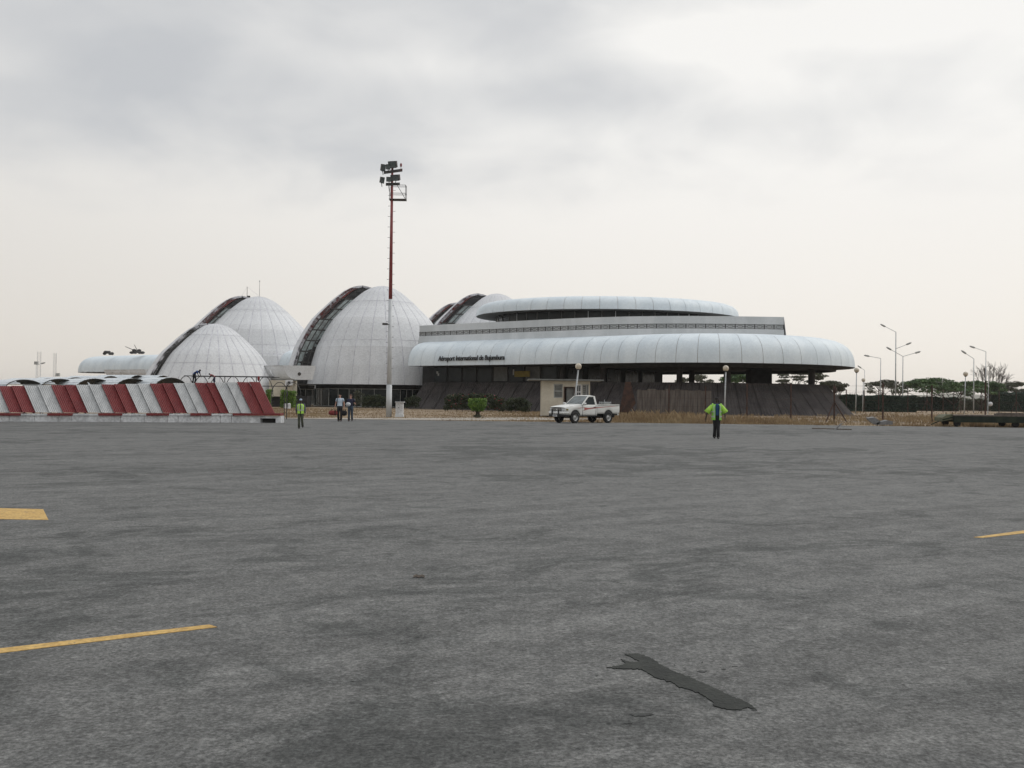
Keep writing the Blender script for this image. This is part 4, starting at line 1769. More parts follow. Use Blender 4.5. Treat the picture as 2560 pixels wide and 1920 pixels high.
# things between the fence and the large dome
def block(name, label, cat, pa, pb, yt, yb, Y, d, m):
    a, b = gx(pa, Y, 1), gx(pb, Y, 1)
    zt = at((pa + pb) / 2, yt, Y).z
    zb = max(-.03, at((pa + pb) / 2, yb, Y).z) if yb else -.03
    return a, b, zb, zt


a, b, zb, zt = block('', '', '', 711, 727, 1008, None, 118, 1, None)
vk = thing('white_block', 'low white rounded block on the grass beside the clipped hedge', 'block', ((a + b) / 2, 118, 0))
m_ = MB()
m_.box((a + (b - a) * .25, 118, zt * .45), ((b - a) * .5, .6, zt * .95))
m_.lathe([(.01, zt * 1.02), ((b - a) * .24, zt * .92), ((b - a) * .25, 0)], (b - (b - a) * .25, 118, 0), 12)
m_.build('body', M['kerb_white'], vk)
a, b, zb, zt = block('', '', '', 663, 722, 950, None, 134, 1, None)
hut = thing('entrance_block', 'cream entrance block under the roof trough', 'building', ((a + b) / 2, 136, 0))
m_ = MB()
m_.box(((a + b) / 2, 137.5, zt / 2 + .7), (b - a, 3, zt - 1.4))
m_.build('wall', M['cream'], hut)
m_ = MB()
m_.box(((a + b) / 2 + .4, 138, .75), (b - a + 3, 2.6, 1.5))
m_.build('lower_wall', M['interior'], hut)
c = at(716, 956, 134)
m_ = MB()
m_.box((c.x, 135.6, c.z), (.9, .8, .75))
ac = m_.build('air_conditioner', M['dome'], hut)
m_ = MB()
m_.box((c.x + .1, 135.18, c.z), (.34, .04, .3))
m_.build('fan', M['dark_metal'], ac)
# ------------------------------------------------------------------ pickup truck
def pickup(label, center, heading):
    r = thing('pickup_truck', label, 'pickup', (0, 0, 0))
    FA, RA, WR = 1.55, -1.53, .375
    NOSE, TAIL = 2.38, -2.55

    def hw(x):                       # half width of the body side
        if x > 1.9:
            return .86 - .10 * ((x - 1.9) / (NOSE - 1.9)) ** 2
        return .86

    def top(x):                      # belt line / bonnet shoulder
        if x >= .95:
            return 1.21 - .17 * ((x - .95) / (NOSE - .95)) ** 1.3
        return 1.22

    def bot(x, sill=.50):
        b = sill if -.42 <= x <= FA - .4 else (.58 if x > 0 else .62)
        for ax, ra in ((FA, .47), (RA, .47)):
            if abs(x - ax) < ra:
                b = max(b, .40 + math.sqrt(ra * ra - (x - ax) ** 2))
        return b

    def yb(x, t, s):                 # bulge of the flank
        return s * (hw(x) - .05 * abs(t - .55) ** 1.5 * 2)

    def flank(m_, xa, xb, s, topf, n, inset=.06):
        rows = []
        for i in range(n + 1):
            x = xa + (xb - xa) * i / n
            zb, zt = bot(x), topf(x)
            row = [Vector((x, yb(x, 0, s) - s * inset, zb + .01))]
            row += [Vector((x, yb(x, t, s), zb + (zt - zb) * t)) for t in (0, .2, .4, .6, .8, .93)]
            row += [Vector((x, yb(x, 1, s) - s * .025, zt))]
            rows.append(row)
        m_.grid(rows if s < 0 else [q[::-1] for q in rows])

    # cab with bonnet
    m_ = MB()
    for s in (-1, 1):
        flank(m_, -.42, NOSE, s, top, 56)
    rows = []
    for i in range(13):
        x = .95 + (NOSE - .95) * i / 12
        w = hw(x) - .025
        rows.append([Vector((x + .06 * (1 - (2 * u - 1) ** 2) * (i / 12) ** 3, w * (2 * u - 1), top(x) + .055 * (1 - (2 * u - 1) ** 4) - (.05 if i == 12 else 0))) for u in [k / 10 for k in range(11)]])
    m_.grid([q[::-1] for q in rows])
    # nose
    rows = []
    for z in (.98, .92, .80, .66, .60):
        w = hw(NOSE) - .02
        rows.append([Vector((NOSE + .06 * (1 - (2 * u - 1) ** 2) - (.02 if z < .62 else 0), w * (2 * u - 1), z)) for u in [k / 10 for k in range(11)]])
    m_.grid([q[::-1] for q in rows])
    # floor pan and rear wall of the cab below the belt
    m_.box((.95, 0, .56), (2.7, 1.5, .06))
    m_.box((-.40, 0, .86), (.05, 1.62, .70))
    m_.build('body', M['car_white'], r, True)
    # greenhouse: A-pillar base, roof, rear
    A0, A1, R1, R0 = .92, .22, -.30, -.41
    zb, zr = 1.21, 1.80
    wB, wT = .80, .66
    m_ = MB()
    roof = []
    for i in range(7):
        x = A1 + (R1 - A1) * i / 6
        cz = .025 * (1 - ((i - 3) / 3) ** 2)
        roof.append([Vector((x, wT * (2 * u - 1), zr + cz + .03 * (1 - (2 * u - 1) ** 4) - (.03 if i in (0, 6) else 0))) for u in [k / 8 for k in range(9)]])
    m_.grid(roof)
    m_.grid([[p - Vector((0, 0, .05)) for p in q][::-1] for q in roof])
    for s in (-1, 1):
        e = [q[-1 if s > 0 else 0] for q in roof]
        m_.grid([e, [p + Vector((0, s * .03, -.06)) for p in e]] if s < 0 else [[p + Vector((0, s * .03, -.06)) for p in e], e])
        # pillars
        for (xa, xb, w_) in ((A0, A1, .05), (R0 + .06, R1 + .02, .075)):
            m_.obox(Vector(((xa + xb) / 2, s * (wB + wT) / 2, (zb + zr) / 2)), Vector((w_, 0, 0)), Vector((0, .028, 0)), Vector(((xb - xa) / 2, s * (wT - wB) / 2, (zr - zb) / 2)))
        m_.obox(Vector(((A1 + R1) / 2, s * (wT + .012), zr - .03)), Vector((-(R1 - A1) / 2, 0, 0)), Vector((0, .02, 0)), Vector((0, 0, .035)))
    m_.obox(Vector(((R0 + R1) / 2, 0, zb + .09)), Vector((.03, 0, 0)), Vector((0, wB, 0)), Vector((0.02, 0, .10)))
    m_.obox(Vector((R1 - .02, 0, zr - .06)), Vector((.03, 0, 0)), Vector((0, wT, 0)), Vector((.01, 0, .05)))
    m_.build('cab_roof', M['car_white'], r, False)
    # glass
    def pane(name, pts, m=M['car_glass'], th=.012):
        q = [Vector(p) for p in pts]
        nr = (q[1] - q[0]).cross(q[-1] - q[0]).normalized() * th
        b = MB()
        n = len(q)
        b.add(q + [p - nr for p in q], [tuple(range(n)), tuple(range(2 * n - 1, n - 1, -1))] + [(i, i + n, (i + 1) % n + n, (i + 1) % n) for i in range(n)])
        return b.build(name, m, r)
    pane('windscreen', [(A0 + .05, -wB + .06, zb - .01), (A0 + .05, wB - .06, zb - .01), (A1 + .02, wT - .05, zr - .03), (A1 + .02, -wT + .05, zr - .03)])
    for s in (-1, 1):
        p = [(A0 - .10, s * (wB - .005), zb + .02), (R0 + .14, s * (wB - .005), zb + .02), (R1 + .08, s * (wT + .005), zr - .08), (A1 - .02, s * (wT + .005), zr - .08)]
        pane('side_window', p if s > 0 else p[::-1], M['glass'])
    pane('rear_window', [(R0 + .005, wB - .12, zb + .17), (R0 + .005, -wB + .12, zb + .17), (R1 - .05, -wT + .1, zr - .10), (R1 - .05, wT - .1, zr - .10)])
    # interior: seat backs and dashboard
    b = MB()
    b.box((.72, 0, 1.16), (.3, 1.4, .16))
    b.build('dashboard', M['car_black'], r)
    b = MB()
    for s in (-.38, .38):
        b.box((-.2, s, 1.25), (.14, .5, .5))
        b.ell((-.22, s, 1.56), (.06, .13, .10), 8, 6)
    b.build('seat', M['grey_cloth'], r)
    # doors: shut lines and handle
    for s in (-1, 1):
        b = MB()
        for x in (.93, -.30):
            b.obox(Vector((x, s * .858, .85)), Vector((.007, 0, 0)), Vector((0, .006, 0)), Vector((0, 0, .34)))
        b.obox(Vector((.31, s * .835, .515)), Vector((.61, 0, 0)), Vector((0, .012, 0)), Vector((0, 0, .006)))
        d = b.build('door_gap', M['car_black'], r)
        b = MB()
        b.box((-.17, s * .868, 1.06), (.17, .03, .045))
        b.build('door_handle', M['car_black'], r)
        b = MB()
        b.box((.86, s * .98, 1.27), (.07, .22, .15))
        b.ell((.87, s * .98, 1.27), (.07, .13, .09), 10, 8)
        mi = b.build('mirror', M['chrome'], r, True)
        b = MB()
        b.tube((.86, s * .82, 1.22), (.86, s * .92, 1.25), .025, .025, 6)
        b.build('mirror_arm', M['car_black'], mi)
        # side stripe: long taper with a barbed arrow at the door
        b = MB()
        yy = s * .866
        b.prism([(1.45, yy - s * .004, 1.005), (.80, yy, 1.04), (.70, yy, 1.03), (1.2, yy, .99)], (0, s * .004, 0))
        b.prism([(.80, yy, 1.045), (.40, yy, 1.01), (-.6, yy, 1.07), (-1.8, yy, 1.13), (-2.4, yy, 1.14), (-1.8, yy, 1.105), (-.6, yy, 1.02), (.30, yy, .94), (.90, yy, .83), (.76, yy, .91)], (0, s * .004, 0))
        b.build('side_stripe', M['stripe_red'], r, fixn=True)
    # load bed
    m_ = MB()
    for s in (-1, 1):
        flank(m_, TAIL, -.45, s, lambda x: 1.235, 44)
        # inner wall and rail
        m_.box(((TAIL - .45) / 2, s * .77, 1.0), (2.08, .05, .48))
        m_.box(((TAIL - .45) / 2, s * .80, 1.235), (2.1, .11, .035))
    m_.box((TAIL + .03, 0, .94), (.06, 1.62, .58))
    m_.box((-.49, 0, .97), (.06, 1.6, .55))
    m_.box(((TAIL - .45) / 2, 0, .74), (2.05, 1.55, .05))
    m_.build('load_bed', M['car_white'], r, True)
    b = MB()
    for s in (-1, 1):
        b.box(((TAIL - .45) / 2, s * .868, 1.17), (2.0, .012, .02))
    b.build('bed_ledge', M['grey_wall'], r)
    for s in (-1, 1):
        b = MB()
        b.box((TAIL - .01, s * .76, .95), (.04, .12, .3))
        b.build('tail_light', M['stripe_red'], r)
    # inner arches and frame
    b = MB()
    b.box((-.2, 0, .50), (4.3, .8, .16))
    b.box((FA, 0, .75), (.92, 1.60, .36))
    b.box((RA, 0, .74), (.92, 1.60, .36))
    b.tube((FA, -.75, .38), (FA, .75, .38), .05, .05, 8)
    b.tube((RA, -.75, .38), (RA, .75, .38), .06, .06, 8)
    b.build('chassis', M['car_black'], r)
    b = MB()
    b.tube((-.9, .3, .42), (-2.4, .35, .42), .035, .035, 8)
    b.build('exhaust', M['rust'], r)
    # wheels
    wheel = None
    for x in (FA, RA):
        for s in (-1, 1):
            if wheel is None:
                b = MB()
                pr = [(.21, -.10), (.30, -.115), (.355, -.10), (WR, -.06), (WR, .06), (.355, .10), (.30, .115), (.21, .10)]
                rows = []
                for rr_, yy in pr:
                    rows.append([Vector((rr_ * math.cos(t), yy, rr_ * math.sin(t))) for t in [2 * math.pi * k / 28 for k in range(28)]])
                b.grid(rows, closed=True)
                ty = b.build('tyre', M['tyre'], None, True)
                b = MB()
                pr = [(.235, .095), (.215, .085), (.195, .03), (.15, .02), (.12, .055), (.075, .06), (.06, .085), (.005, .088)]
                rows = [[Vector((rr_ * math.cos(t), yy, rr_ * math.sin(t))) for t in [2 * math.pi * k / 24 for k in range(24)]] for rr_, yy in pr]
                b.grid(rows, closed=True)
                ri = b.build('rim', M['rim'], None, True)
                b = MB()
                for k in range(8):
                    t = 2 * math.pi * k / 8
                    b.ell((.165 * math.cos(t), .022, .165 * math.sin(t)), (.022, .006, .022), 8, 4)
                b.tube((0, .06, 0), (0, .095, 0), .035, .03, 10)
                hb = b.build('rim_holes', M['car_black'], None)
                hb['kind'] = 'stuff'
                tmpl = (ty, ri, hb)
            w = bpy.data.objects.new('wheel', None)
            w.empty_display_size = .2
            link(w, r)
            w.location = (x, s * .74, WR)
            if s < 0:
                w.rotation_euler = (0, 0, math.pi)
            for k, o in enumerate(tmpl):
                o2 = o if wheel is None else o.copy()
                if wheel is not None:
                    COL.objects.link(o2)
                o2.parent = w
                KIDS.setdefault(w.name, []).append(o2)
            wheel = w
    # front: bumper, bull bar, grille, lamps, plate
    b = MB()
    sec = [(0, -.10), (.06, -.10), (.10, -.05), (.10, .05), (.06, .10), (0, .10)]
    rows = []
    for k in range(13):
        u = 2 * k / 12 - 1
        xo = NOSE + .03 + .07 * (1 - u * u) - (.22 * max(0, abs(u) - .8) / .2)
        rows.append([Vector((xo + a * (1 if abs(u) < .99 else .5), .90 * u, .66 + z)) for a, z in sec])
    b.grid(rows)
    b.build('front_bumper', M['chrome'], r, True)
    b = MB()
    rows = [[p + Vector((-.02, 0, -.15 if p.z < .66 else -.14)) for p in q] for q in rows]
    b.grid(rows)
    b.build('bumper_apron', M['car_black'], r, True)
    for y in (-.3, .3):
        b = MB()
        b.box((NOSE + .20, y, .72), (.05, .09, .36))
        b.build('bumper_guard', M['car_black'], r)
    b = MB()
    b.box((NOSE + .225, -.0, .49), (.012, .42, .12))
    pl = b.build('number_plate', M['kerb_white'], r)
    b = MB()
    for k in range(6):
        b.box((NOSE + .233, -.13 + .052 * k, .49), (.004, .03, .06))
    q = b.build('plate_characters', M['car_black'], pl)
    q['kind'] = 'stuff'
    b = MB()
    b.box((NOSE + .055, 0, .89), (.03, .92, .17))
    g = b.build('grille', M['car_black'], r)
    for k in range(2):
        b = MB()
        b.box((NOSE + .08, 0, .855 + .07 * k), (.02, .90, .026))
        b.build('grille_bar', M['chrome'], g)
    b = MB()
    b.ell((NOSE + .09, 0, .89), (.012, .06, .04), 12, 8)
    b.build('badge', M['chrome'], g)
    for s in (-1, 1):
        b = MB()
        rows = []
        for i in range(7):
            u = i / 6
            y = s * (.47 + .36 * u)
            x = NOSE + .075 - .17 * u ** 2
            rows.append([Vector((x, y, z)) for z in (.79, .80, .96 - .02 * u, .985 - .03 * u)])
        b.grid(rows if s > 0 else rows[::-1])
        b.ell((NOSE - .02, s * .60, .89), (.10, .10, .075), 12, 8)
        h = b.build('headlight', M['lamp_glass'], r, True)
        b = MB()
        b.box((NOSE - .10, s * .835, .89), (.12, .03, .10), -.35 * s)
        b.build('indicator', M['sign_yellow'], h)
    b = MB()
    for s in (-.35, .35):
        b.tube((A0 + .09, s - .3, zb + .02), (A0 - .12, s + .25, zb + .22), .01, .008, 5)
    b.build('wiper', M['car_black'], r)
    b = MB()
    b.tube((1.9, .66, 1.15), (1.9, .66, 1.36), .006, .006, 4)
    b.build('aerial', M['car_black'], r)
    # tow hitch and step
    b = MB()
    b.box((TAIL - .09, 0, .56), (.14, 1.3, .10))
    b.box((TAIL - .16, 0, .46), (.12, .1, .12))
    b.build('rear_bumper', M['chrome'], r)
    b = MB()
    b.box((RA - .48, .78, .50), (.03, .24, .26))
    b.box((RA - .48, -.78, .50), (.03, .24, .26))
    b.build('mud_flap', M['car_black'], r)
    r.location = center
    r.rotation_euler = (0, 0, heading)
    return r


fw_ = gp(1436, 1058.2)
bw_ = gp(1523.7, 1056.6)
hd = Vector((-math.cos(math.radians(40)), -math.sin(math.radians(40)), 0))
lf = Vector((-hd.y, hd.x, 0))
ctr = fw_ - hd * 1.55 - lf * .74
ctr.z = 0
truck = pickup('white single-cab pickup with red side stripes parked by the kiosk', ctr, math.atan2(hd.y, hd.x))
# crate carried in the bed
cr = thing('metal_crate', 'grey open metal frame crate standing in the pickup bed', 'crate', (0, 0, 0))
b = MB()
for z in (0, .24):
    for a, c in (((-.3, -.25), (.3, -.25)), ((.3, -.25), (.3, .25)), ((.3, .25), (-.3, .25)), ((-.3, .25), (-.3, -.25))):
        b.tube((*a, z), (*c, z), .02, .02, 5)
for a in ((-.3, -.25), (.3, -.25), (.3, .25), (-.3, .25)):
    b.tube((*a, 0), (*a, .28), .022, .022, 5)
b.build('crate_frame', M['galv'], cr)
b = MB()
b.box((-.02, 0, .13), (.5, .42, .22))
b.build('box', M['frame'], cr)
b = MB()
b.tube((.27, .2, 0), (.27, .2, .42), .02, .02, 5)
b.build('upright', M['galv'], cr)
cr.location = ctr + hd * -1.72 + lf * .3 + Vector((0, 0, 1.15))
cr.rotation_euler = (0, 0, math.atan2(hd.y, hd.x))

# ------------------------------------------------------------------ flat trailer at the right edge
YT = 68.7
ox = gx(2381, YT, .5)
tl = thing('flat_trailer', 'dark green flat baggage trailer in the grass at the right edge', 'trailer', (ox, YT, 0))
zd = at(2400, 1037, YT).z
LEN = 7.2
b = MB()
b.box((ox + LEN / 2, YT + .9, zd - .04), (LEN, 2.2, .08))
b.build('deck', M['wood'], tl)
b = MB()
for y in (YT - .15, YT + 1.95):
    b.box((ox + LEN / 2, y, zd - .30), (LEN - .02, .07, .44))
b.build('side_beam', M['trailer_green'], tl)
b = MB()
b.box((ox + LEN / 2, YT + .9, zd - .34), (LEN - .3, 1.9, .10))
for k in range(7):
    b.box((ox + .3 + k * 1.1, YT + .9, zd - .28), (.08, 2.0, .24))
b.build('underframe', M['car_black'], tl)
for xx in (.33, 4.35, 6.9):
    for y in (YT - .05, YT + 1.85):
        b = MB()
        pr = [(.10, -.08), (.22, -.09), (.25, -.04), (.25, .04), (.22, .09), (.10, .08), (.01, .05)]
        rows = [[Vector((ox + xx + rr_ * math.cos(t), y + yy, .25 + rr_ * math.sin(t))) for t in [2 * math.pi * k / 18 for k in range(18)]] for rr_, yy in pr]
        b.grid(rows, closed=True)
        b.build('wheel', M['tyre'], tl, True)
b = MB()
b.prism([(ox - .72, YT - .1, .36), (ox + .02, YT - .1, .50), (ox + .02, YT - .1, .86), (ox - .40, YT - .1, .82), (ox - .70, YT - .1, .62)], (0, 1.3, 0))
b.build('hitch_box', M['olive'], tl, fixn=True)
b = MB()
b.obox((ox - .36, YT - .13, .56), (.36, 0, .09), (0, .015, 0), (-.01, 0, .035))
b.tube((ox - .45, YT - .1, .82), (ox - .5, YT - .1, .98), .02, .02, 5)
b.tube((ox - .06, YT - .1, .86), (ox - .02, YT - .1, 1.02), .02, .02, 5)
b.build('hitch_frame', M['trailer_green'], tl)
b = MB()
b.tube((ox - .6, YT + .5, .40), (ox - 1.25, YT + .45, .12), .04, .04, 6)
b.build('tow_bar', M['trailer_green'], tl)
b = MB()
b.box((ox + LEN / 2, YT + .55, zd + .075), (1.8, .5, .10), .0) if False else b.box((ox + 4.2, YT + .4, zd + .06), (2.0, .5, .12))
b.box((ox + 4.2, YT + .4, zd + .15), (1.7, .4, .05))
tag(b.build('timber_stack', M['wood'], origin=(ox + 4.2, YT + .4, zd)), 'few grey timber boards lying on the green trailer deck', 'timber')

# broken concrete slabs, plank and litter
def chunk(name, label, cat, pts, h, m, tilt=None):
    b = MB()
    b.prism(pts, h)
    c = Vector(pts[0])
    return tag(b.build(name, m, origin=c, fixn=True), label, cat)


YR = 68.9
P = lambda px, py: at(px, py, YR)
chunk('broken_slab', 'tilted grey concrete slab leaning in the grass near a fence post', 'concrete slab', [P(2170, 1046), P(2187, 1043.5), P(2202, 1054), P(2196, 1061.5), P(2183, 1060), P(2172, 1051)], (.1, .7, .05), M['rubble'])
chunk('broken_slab', 'lower grey concrete slab lying right of the tilted slab', 'concrete slab', [P(2192, 1057), P(2219, 1050.5), P(2232, 1053.5), P(2232, 1061.5), P(2190, 1062)], (.05, .6, .02), M['rubble'])
a, c = gp(2030, 1072), gp(2128, 1075)
b = MB()
b.prism([(a.x, a.y, .004), (c.x, c.y - .1, .004), (c.x, c.y + .35, .004), (a.x + .2, a.y + .45, .004)][::-1], (0, 0, .05))
tag(b.build('board', M['wood'], origin=a, fixn=True), 'thin weathered board lying flat on the apron near its edge', 'board')
b = MB()
q0 = gp(2090, 1074)
b.obox((q0.x + .12, q0.y, .17), (.10, 0, .05), (0, .05, 0), (.17, .02, .17))
tag(b.build('post_stub', M['rubble'], origin=q0), 'short pale post stub leaning on the flat board', 'post')
q0 = gp(1653, 1045.5)
b = MB()
b.ell((q0.x, q0.y, .06), (.16, .08, .07), 8, 6)
tag(b.build('litter', M['white_cloth'], origin=q0), 'small white scrap of litter in the dry grass by the fence', 'litter')
q0 = gp(1047, 1445)
rows = [[q0 + Vector((-.05 + .025 * i, .0 + .02 * j, .005 + .010 * (1 if (i + j) % 2 else 0) + .006 * j)) for j in range(3)] for i in range(5)]
b = MB()
b.grid(rows)
b.grid([[p - Vector((0, 0, .004)) for p in q][::-1] for q in rows])
tag(b.build('dead_leaf', M['wood'], origin=q0), 'curled dead leaf alone on the apron, centre left', 'leaf')

# ------------------------------------------------------------------ people
def skin_body(verts, edges, radii, m, parent, name='body'):
    me = bpy.data.meshes.new('tmp')
    me.from_pydata(verts, edges, [])
    o = bpy.data.objects.new('tmp', me)
    COL.objects.link(o)
    o.modifiers.new('s', 'SKIN').branch_smoothing = .3
    ss = o.modifiers.new('u', 'SUBSURF')
    ss.levels = ss.render_levels = 1
    for i, rr_ in enumerate(radii):
        me.skin_vertices[0].data[i].radius = rr_ if isinstance(rr_, tuple) else (rr_, rr_)
        me.skin_vertices[0].data[i].use_root = (i == 0)
    bpy.context.view_layer.update()
    d = bpy.context.evaluated_depsgraph_get()
    out = bpy.data.meshes.new_from_object(o.evaluated_get(d))
    bpy.data.objects.remove(o)
    out.name = name
    out.materials.clear()
    out.materials.append(m)
    out.polygons.foreach_set('use_smooth', [True] * len(out.polygons))
    w = bpy.data.objects.new(name, out)
    link(w, parent)
    return w


def loft(m_, rings, a0=0.0, a1=None, n=20):
    """rings: (z, cx, cy, rx, ry); angle 0 faces -Y"""
    full = a1 is None
    k = n if full else n + 1
    rows = []
    for z, cx, cy, rx, ry in rings:
        rows.append([Vector((cx + rx * math.sin(t), cy - ry * math.cos(t), z)) for t in [a0 + (2 * math.pi if full else a1 - a0) * i / n for i in range(k)]])
    m_.grid(rows[::-1], closed=full)


def person(label, loc_, h, rz, pose, skin, shirt, trousers, hair, group=None, sleeves=.55, collar=True):
    """pose: dict of joint positions for a 1.75 m figure facing -Y"""
    k = h / 1.75
    r = thing('person', label, 'person', (0, 0, 0), group)
    J = dict(pel=(0, 0, .94), waist=(0, 0, 1.10), chest=(0, 0, 1.30), neck=(0, 0, 1.475), head=(0, -.015, 1.63), top=(0, 0, 1.735),
             sl=(.175, 0, 1.42), sr=(-.175, 0, 1.42), el=(.25, .02, 1.14), er=(-.25, .02, 1.14), wl=(.27, -.06, .90), wr=(-.27, -.06, .90),
             hl=(.09, 0, .90), hr=(-.09, 0, .90), kl=(.10, -.02, .49), kr=(-.10, -.02, .49), al=(.10, .03, .08), ar=(-.10, .03, .08))
    J.update(pose)
    J = {a: Vector(b) * k for a, b in J.items()}
    V, E, Rr = [], [], []

    def add(p, rad, par=None):
        V.append(tuple(p))
        Rr.append(tuple(q * k for q in rad) if isinstance(rad, tuple) else rad * k)
        if par is not None:
            E.append((par, len(V) - 1))
        return len(V) - 1
    i0 = add(J['pel'], (.14, .10))
    i1 = add(J['waist'], (.13, .095), i0)
    i2 = add(J['chest'], (.155, .11), i1)
    i3 = add(J['neck'] - Vector((0, 0, .03 * k)), (.075, .07), i2)
    i4 = add(J['neck'].lerp(J['head'], .45), .052, i3)
    i5 = add(J['head'], (.072, .092), i4)
    i6 = add(J['top'] - Vector((0, 0, .035 * k)), (.062, .075), i5)
    fdir = Vector((0, -1, 0))
    add(J['head'] + Vector((0, -.098, -.012)) * k, .014, i5)
    for s, S_, El, Wr in ((1, 'sl', 'el', 'wl'), (-1, 'sr', 'er', 'wr')):
        a = add(J[S_], .062, i2)
        b_ = add(J[El], .042, a)
        c = add(J[Wr], .029, b_)
        d = (J[Wr] - J[El]).normalized()
        side = d.cross(Vector((s, 0, 0)))
        side = side.normalized() if side.length > .1 else Vector((0, -1, 0))
        palm = add(J[Wr] + d * .055 * k, (.022, .034), c)
        for f in range(4):
            base_ = J[Wr] + d * .085 * k + side * (.026 - .0175 * f) * k
            ln = (.072, .082, .076, .058)[f] * k
            m1 = add(base_ + d * ln * .5, .0085, palm)
            add(base_ + d * ln + Vector((-s, 0, 0)) * .02 * k, .007, m1)
        m1 = add(J[Wr] + d * .045 * k + side * .042 * k, .010, palm)
        add(J[Wr] + d * .085 * k + side * .056 * k, .008, m1)
    for s, Hh, Kk, Aa in ((1, 'hl', 'kl', 'al'), (-1, 'hr', 'kr', 'ar')):
        a = add(J[Hh], .085, i0)
        b_ = add(J[Kk], .056, a)
        c = add(J[Aa], .040, b_)
        add(J[Aa] + Vector((0, -.12, -.045)) * k, (.036, .028), c)
    skin_body(V, E, Rr, skin, r)
    tw = lambda key: J[key]
    # shirt: torso loft and sleeves
    def torso(m_, grow, zlo, a0=0.0, a1=None):
        P_, W_, C_, N_ = J['pel'], J['waist'], J['chest'], J['neck']
        lo = P_.lerp(W_, zlo)
        rings = []
        for p, rx, ry in ((lo, .165, .125), (W_, .158, .118), (W_.lerp(C_, .5), .172, .128), (C_, .188, .135), (C_.lerp(N_, .55), .180, .118), (C_.lerp(N_, .85), .105, .085), (N_, .068, .066)):
            rings.append((p.z, p.x, p.y, (rx + grow) * k, (ry + grow) * k))
        loft(m_, rings if a1 is None else rings[:-1], a0, a1)
    m_ = MB()
    torso(m_, 0.0, .25)
    for S_, El, Wr in (('sl', 'el', 'wl'), ('sr', 'er', 'wr')):
        if sleeves <= 1:
            e = J[S_].lerp(J[El], sleeves)
            m_.pipe([J['chest'].lerp(J[S_], .6) + Vector((0, 0, .04 * k)), J[S_] + Vector((0, 0, -.01 * k)), e], [.07 * k, .078 * k, .072 * k], 12)
        else:
            m_.pipe([J['chest'].lerp(J[S_], .6) + Vector((0, 0, .04 * k)), J[S_], J[El], J[El].lerp(J[Wr], .93)], [.07 * k, .076 * k, .058 * k, .045 * k], 12)
    m_.build('shirt', shirt, r, True)
    # trousers
    m_ = MB()
    P_, W_ = J['pel'], J['waist']
    loft(m_, [(p.z, p.x, p.y, rx * k, ry * k) for p, rx, ry in ((P_ + Vector((0, 0, -.10)) * k, .15, .115), (P_, .162, .122), (P_.lerp(W_, .55), .155, .115))])
    for Hh, Kk, Aa in (('hl', 'kl', 'al'), ('hr', 'kr', 'ar')):
        m_.pipe([J[Hh] + Vector((0, 0, .04 * k)), J[Hh].lerp(J[Kk], .35), J[Kk], J[Kk].lerp(J[Aa], .45), J[Aa] + Vector((0, -.01, -.02)) * k], [.098 * k, .092 * k, .072 * k, .067 * k, .070 * k], 12)
    m_.build('trousers', trousers, r, True)
    for Aa in ('al', 'ar'):
        m_ = MB()
        c = J[Aa]
        m_.ell(c + Vector((0, -.06, -.045)) * k, (.045 * k, .135 * k, .036 * k), 12, 8)
        m_.ell(c + Vector((0, .02, -.02)) * k, (.045 * k, .055 * k, .06 * k), 10, 8)
        m_.build('shoe', M['black_cloth'], r, True)
    # hair or cap, ears, eyes
    hc = J['head']
    if hair is not None:
        m_ = MB()
        rows = []
        for i in range(6):
            t = math.pi * .55 * i / 5
            rows.append([hc + Vector((.083 * math.sin(t) * math.cos(w), .012 + .100 * math.sin(t) * math.sin(w) * (1 if math.sin(w) > 0 else .82), .035 + .088 * math.cos(t))) * k
                         for w in [2 * math.pi * q / 16 for q in range(16)]])
        m_.grid(rows[::-1], closed=True)
        m_.build('hair', hair, r, True)
    for s in (-1, 1):
        m_ = MB()
        m_.ell(hc + Vector((s * .078, .012, -.005)) * k, (.012 * k, .022 * k, .032 * k), 8, 6)
        m_.build('ear', skin, r, True)
        m_ = MB()
        m_.ell(hc + Vector((s * .030, -.080, .018)) * k, (.012 * k, .008 * k, .007 * k), 8, 6)
        m_.build('eye', M['black_cloth'], r, True)
    m_ = MB()
    m_.ell(hc + Vector((0, -.086, -.048)) * k, (.024 * k, .007 * k, .006 * k), 8, 4)
    m_.build('mouth', M['red_rim'], r, True)
    r['_k'] = k
    del r['_k']
    return r, J, k, torso


def place(r, p, rz=0.0):
    r.location = p
    r.rotation_euler = (0, 0, rz)


# man in the open yellow jacket
G_ = gp(1791, 1096.5)
hh = 103.5 * G_.y / FPX
r, J, k, torso = person('man walking in an open yellow-green safety jacket over a blue shirt', G_, hh, 0,
                        dict(el=(.35, .03, 1.13), er=(-.39, .0, 1.12), wl=(.34, -.10, .90), wr=(-.45, -.02, .86), hl=(.075, 0, .9), hr=(-.075, 0, .9), kl=(.06, -.07, .50), kr=(-.06, .02, .50),
                             al=(.055, -.12, .08), ar=(-.075, .10, .09)),
                        M['skin_dark'], M['blue_shirt'], M['black_cloth'], M['hair_dark'])
g0 = math.radians(26)
m_ = MB()
torso(m_, .045, -.95, g0, 2 * math.pi - g0 * .8)
m_.build('safety_jacket', M['hivis_green'], r, True)
for S_, El in (('sl', 'el'), ('sr', 'er')):
    m_ = MB()
    d = (J[El] - J[S_])
    m_.pipe([J['chest'].lerp(J[S_], .70) + Vector((0, 0, .055 * k)), J[S_] + Vector((0, 0, -.03 * k)), J[S_] + d * .55, J[S_] + d * 1.08], [.078 * k, .086 * k, .098 * k, .135 * k], 14)
    m_.build('jacket_sleeve', M['hivis'], r, True)
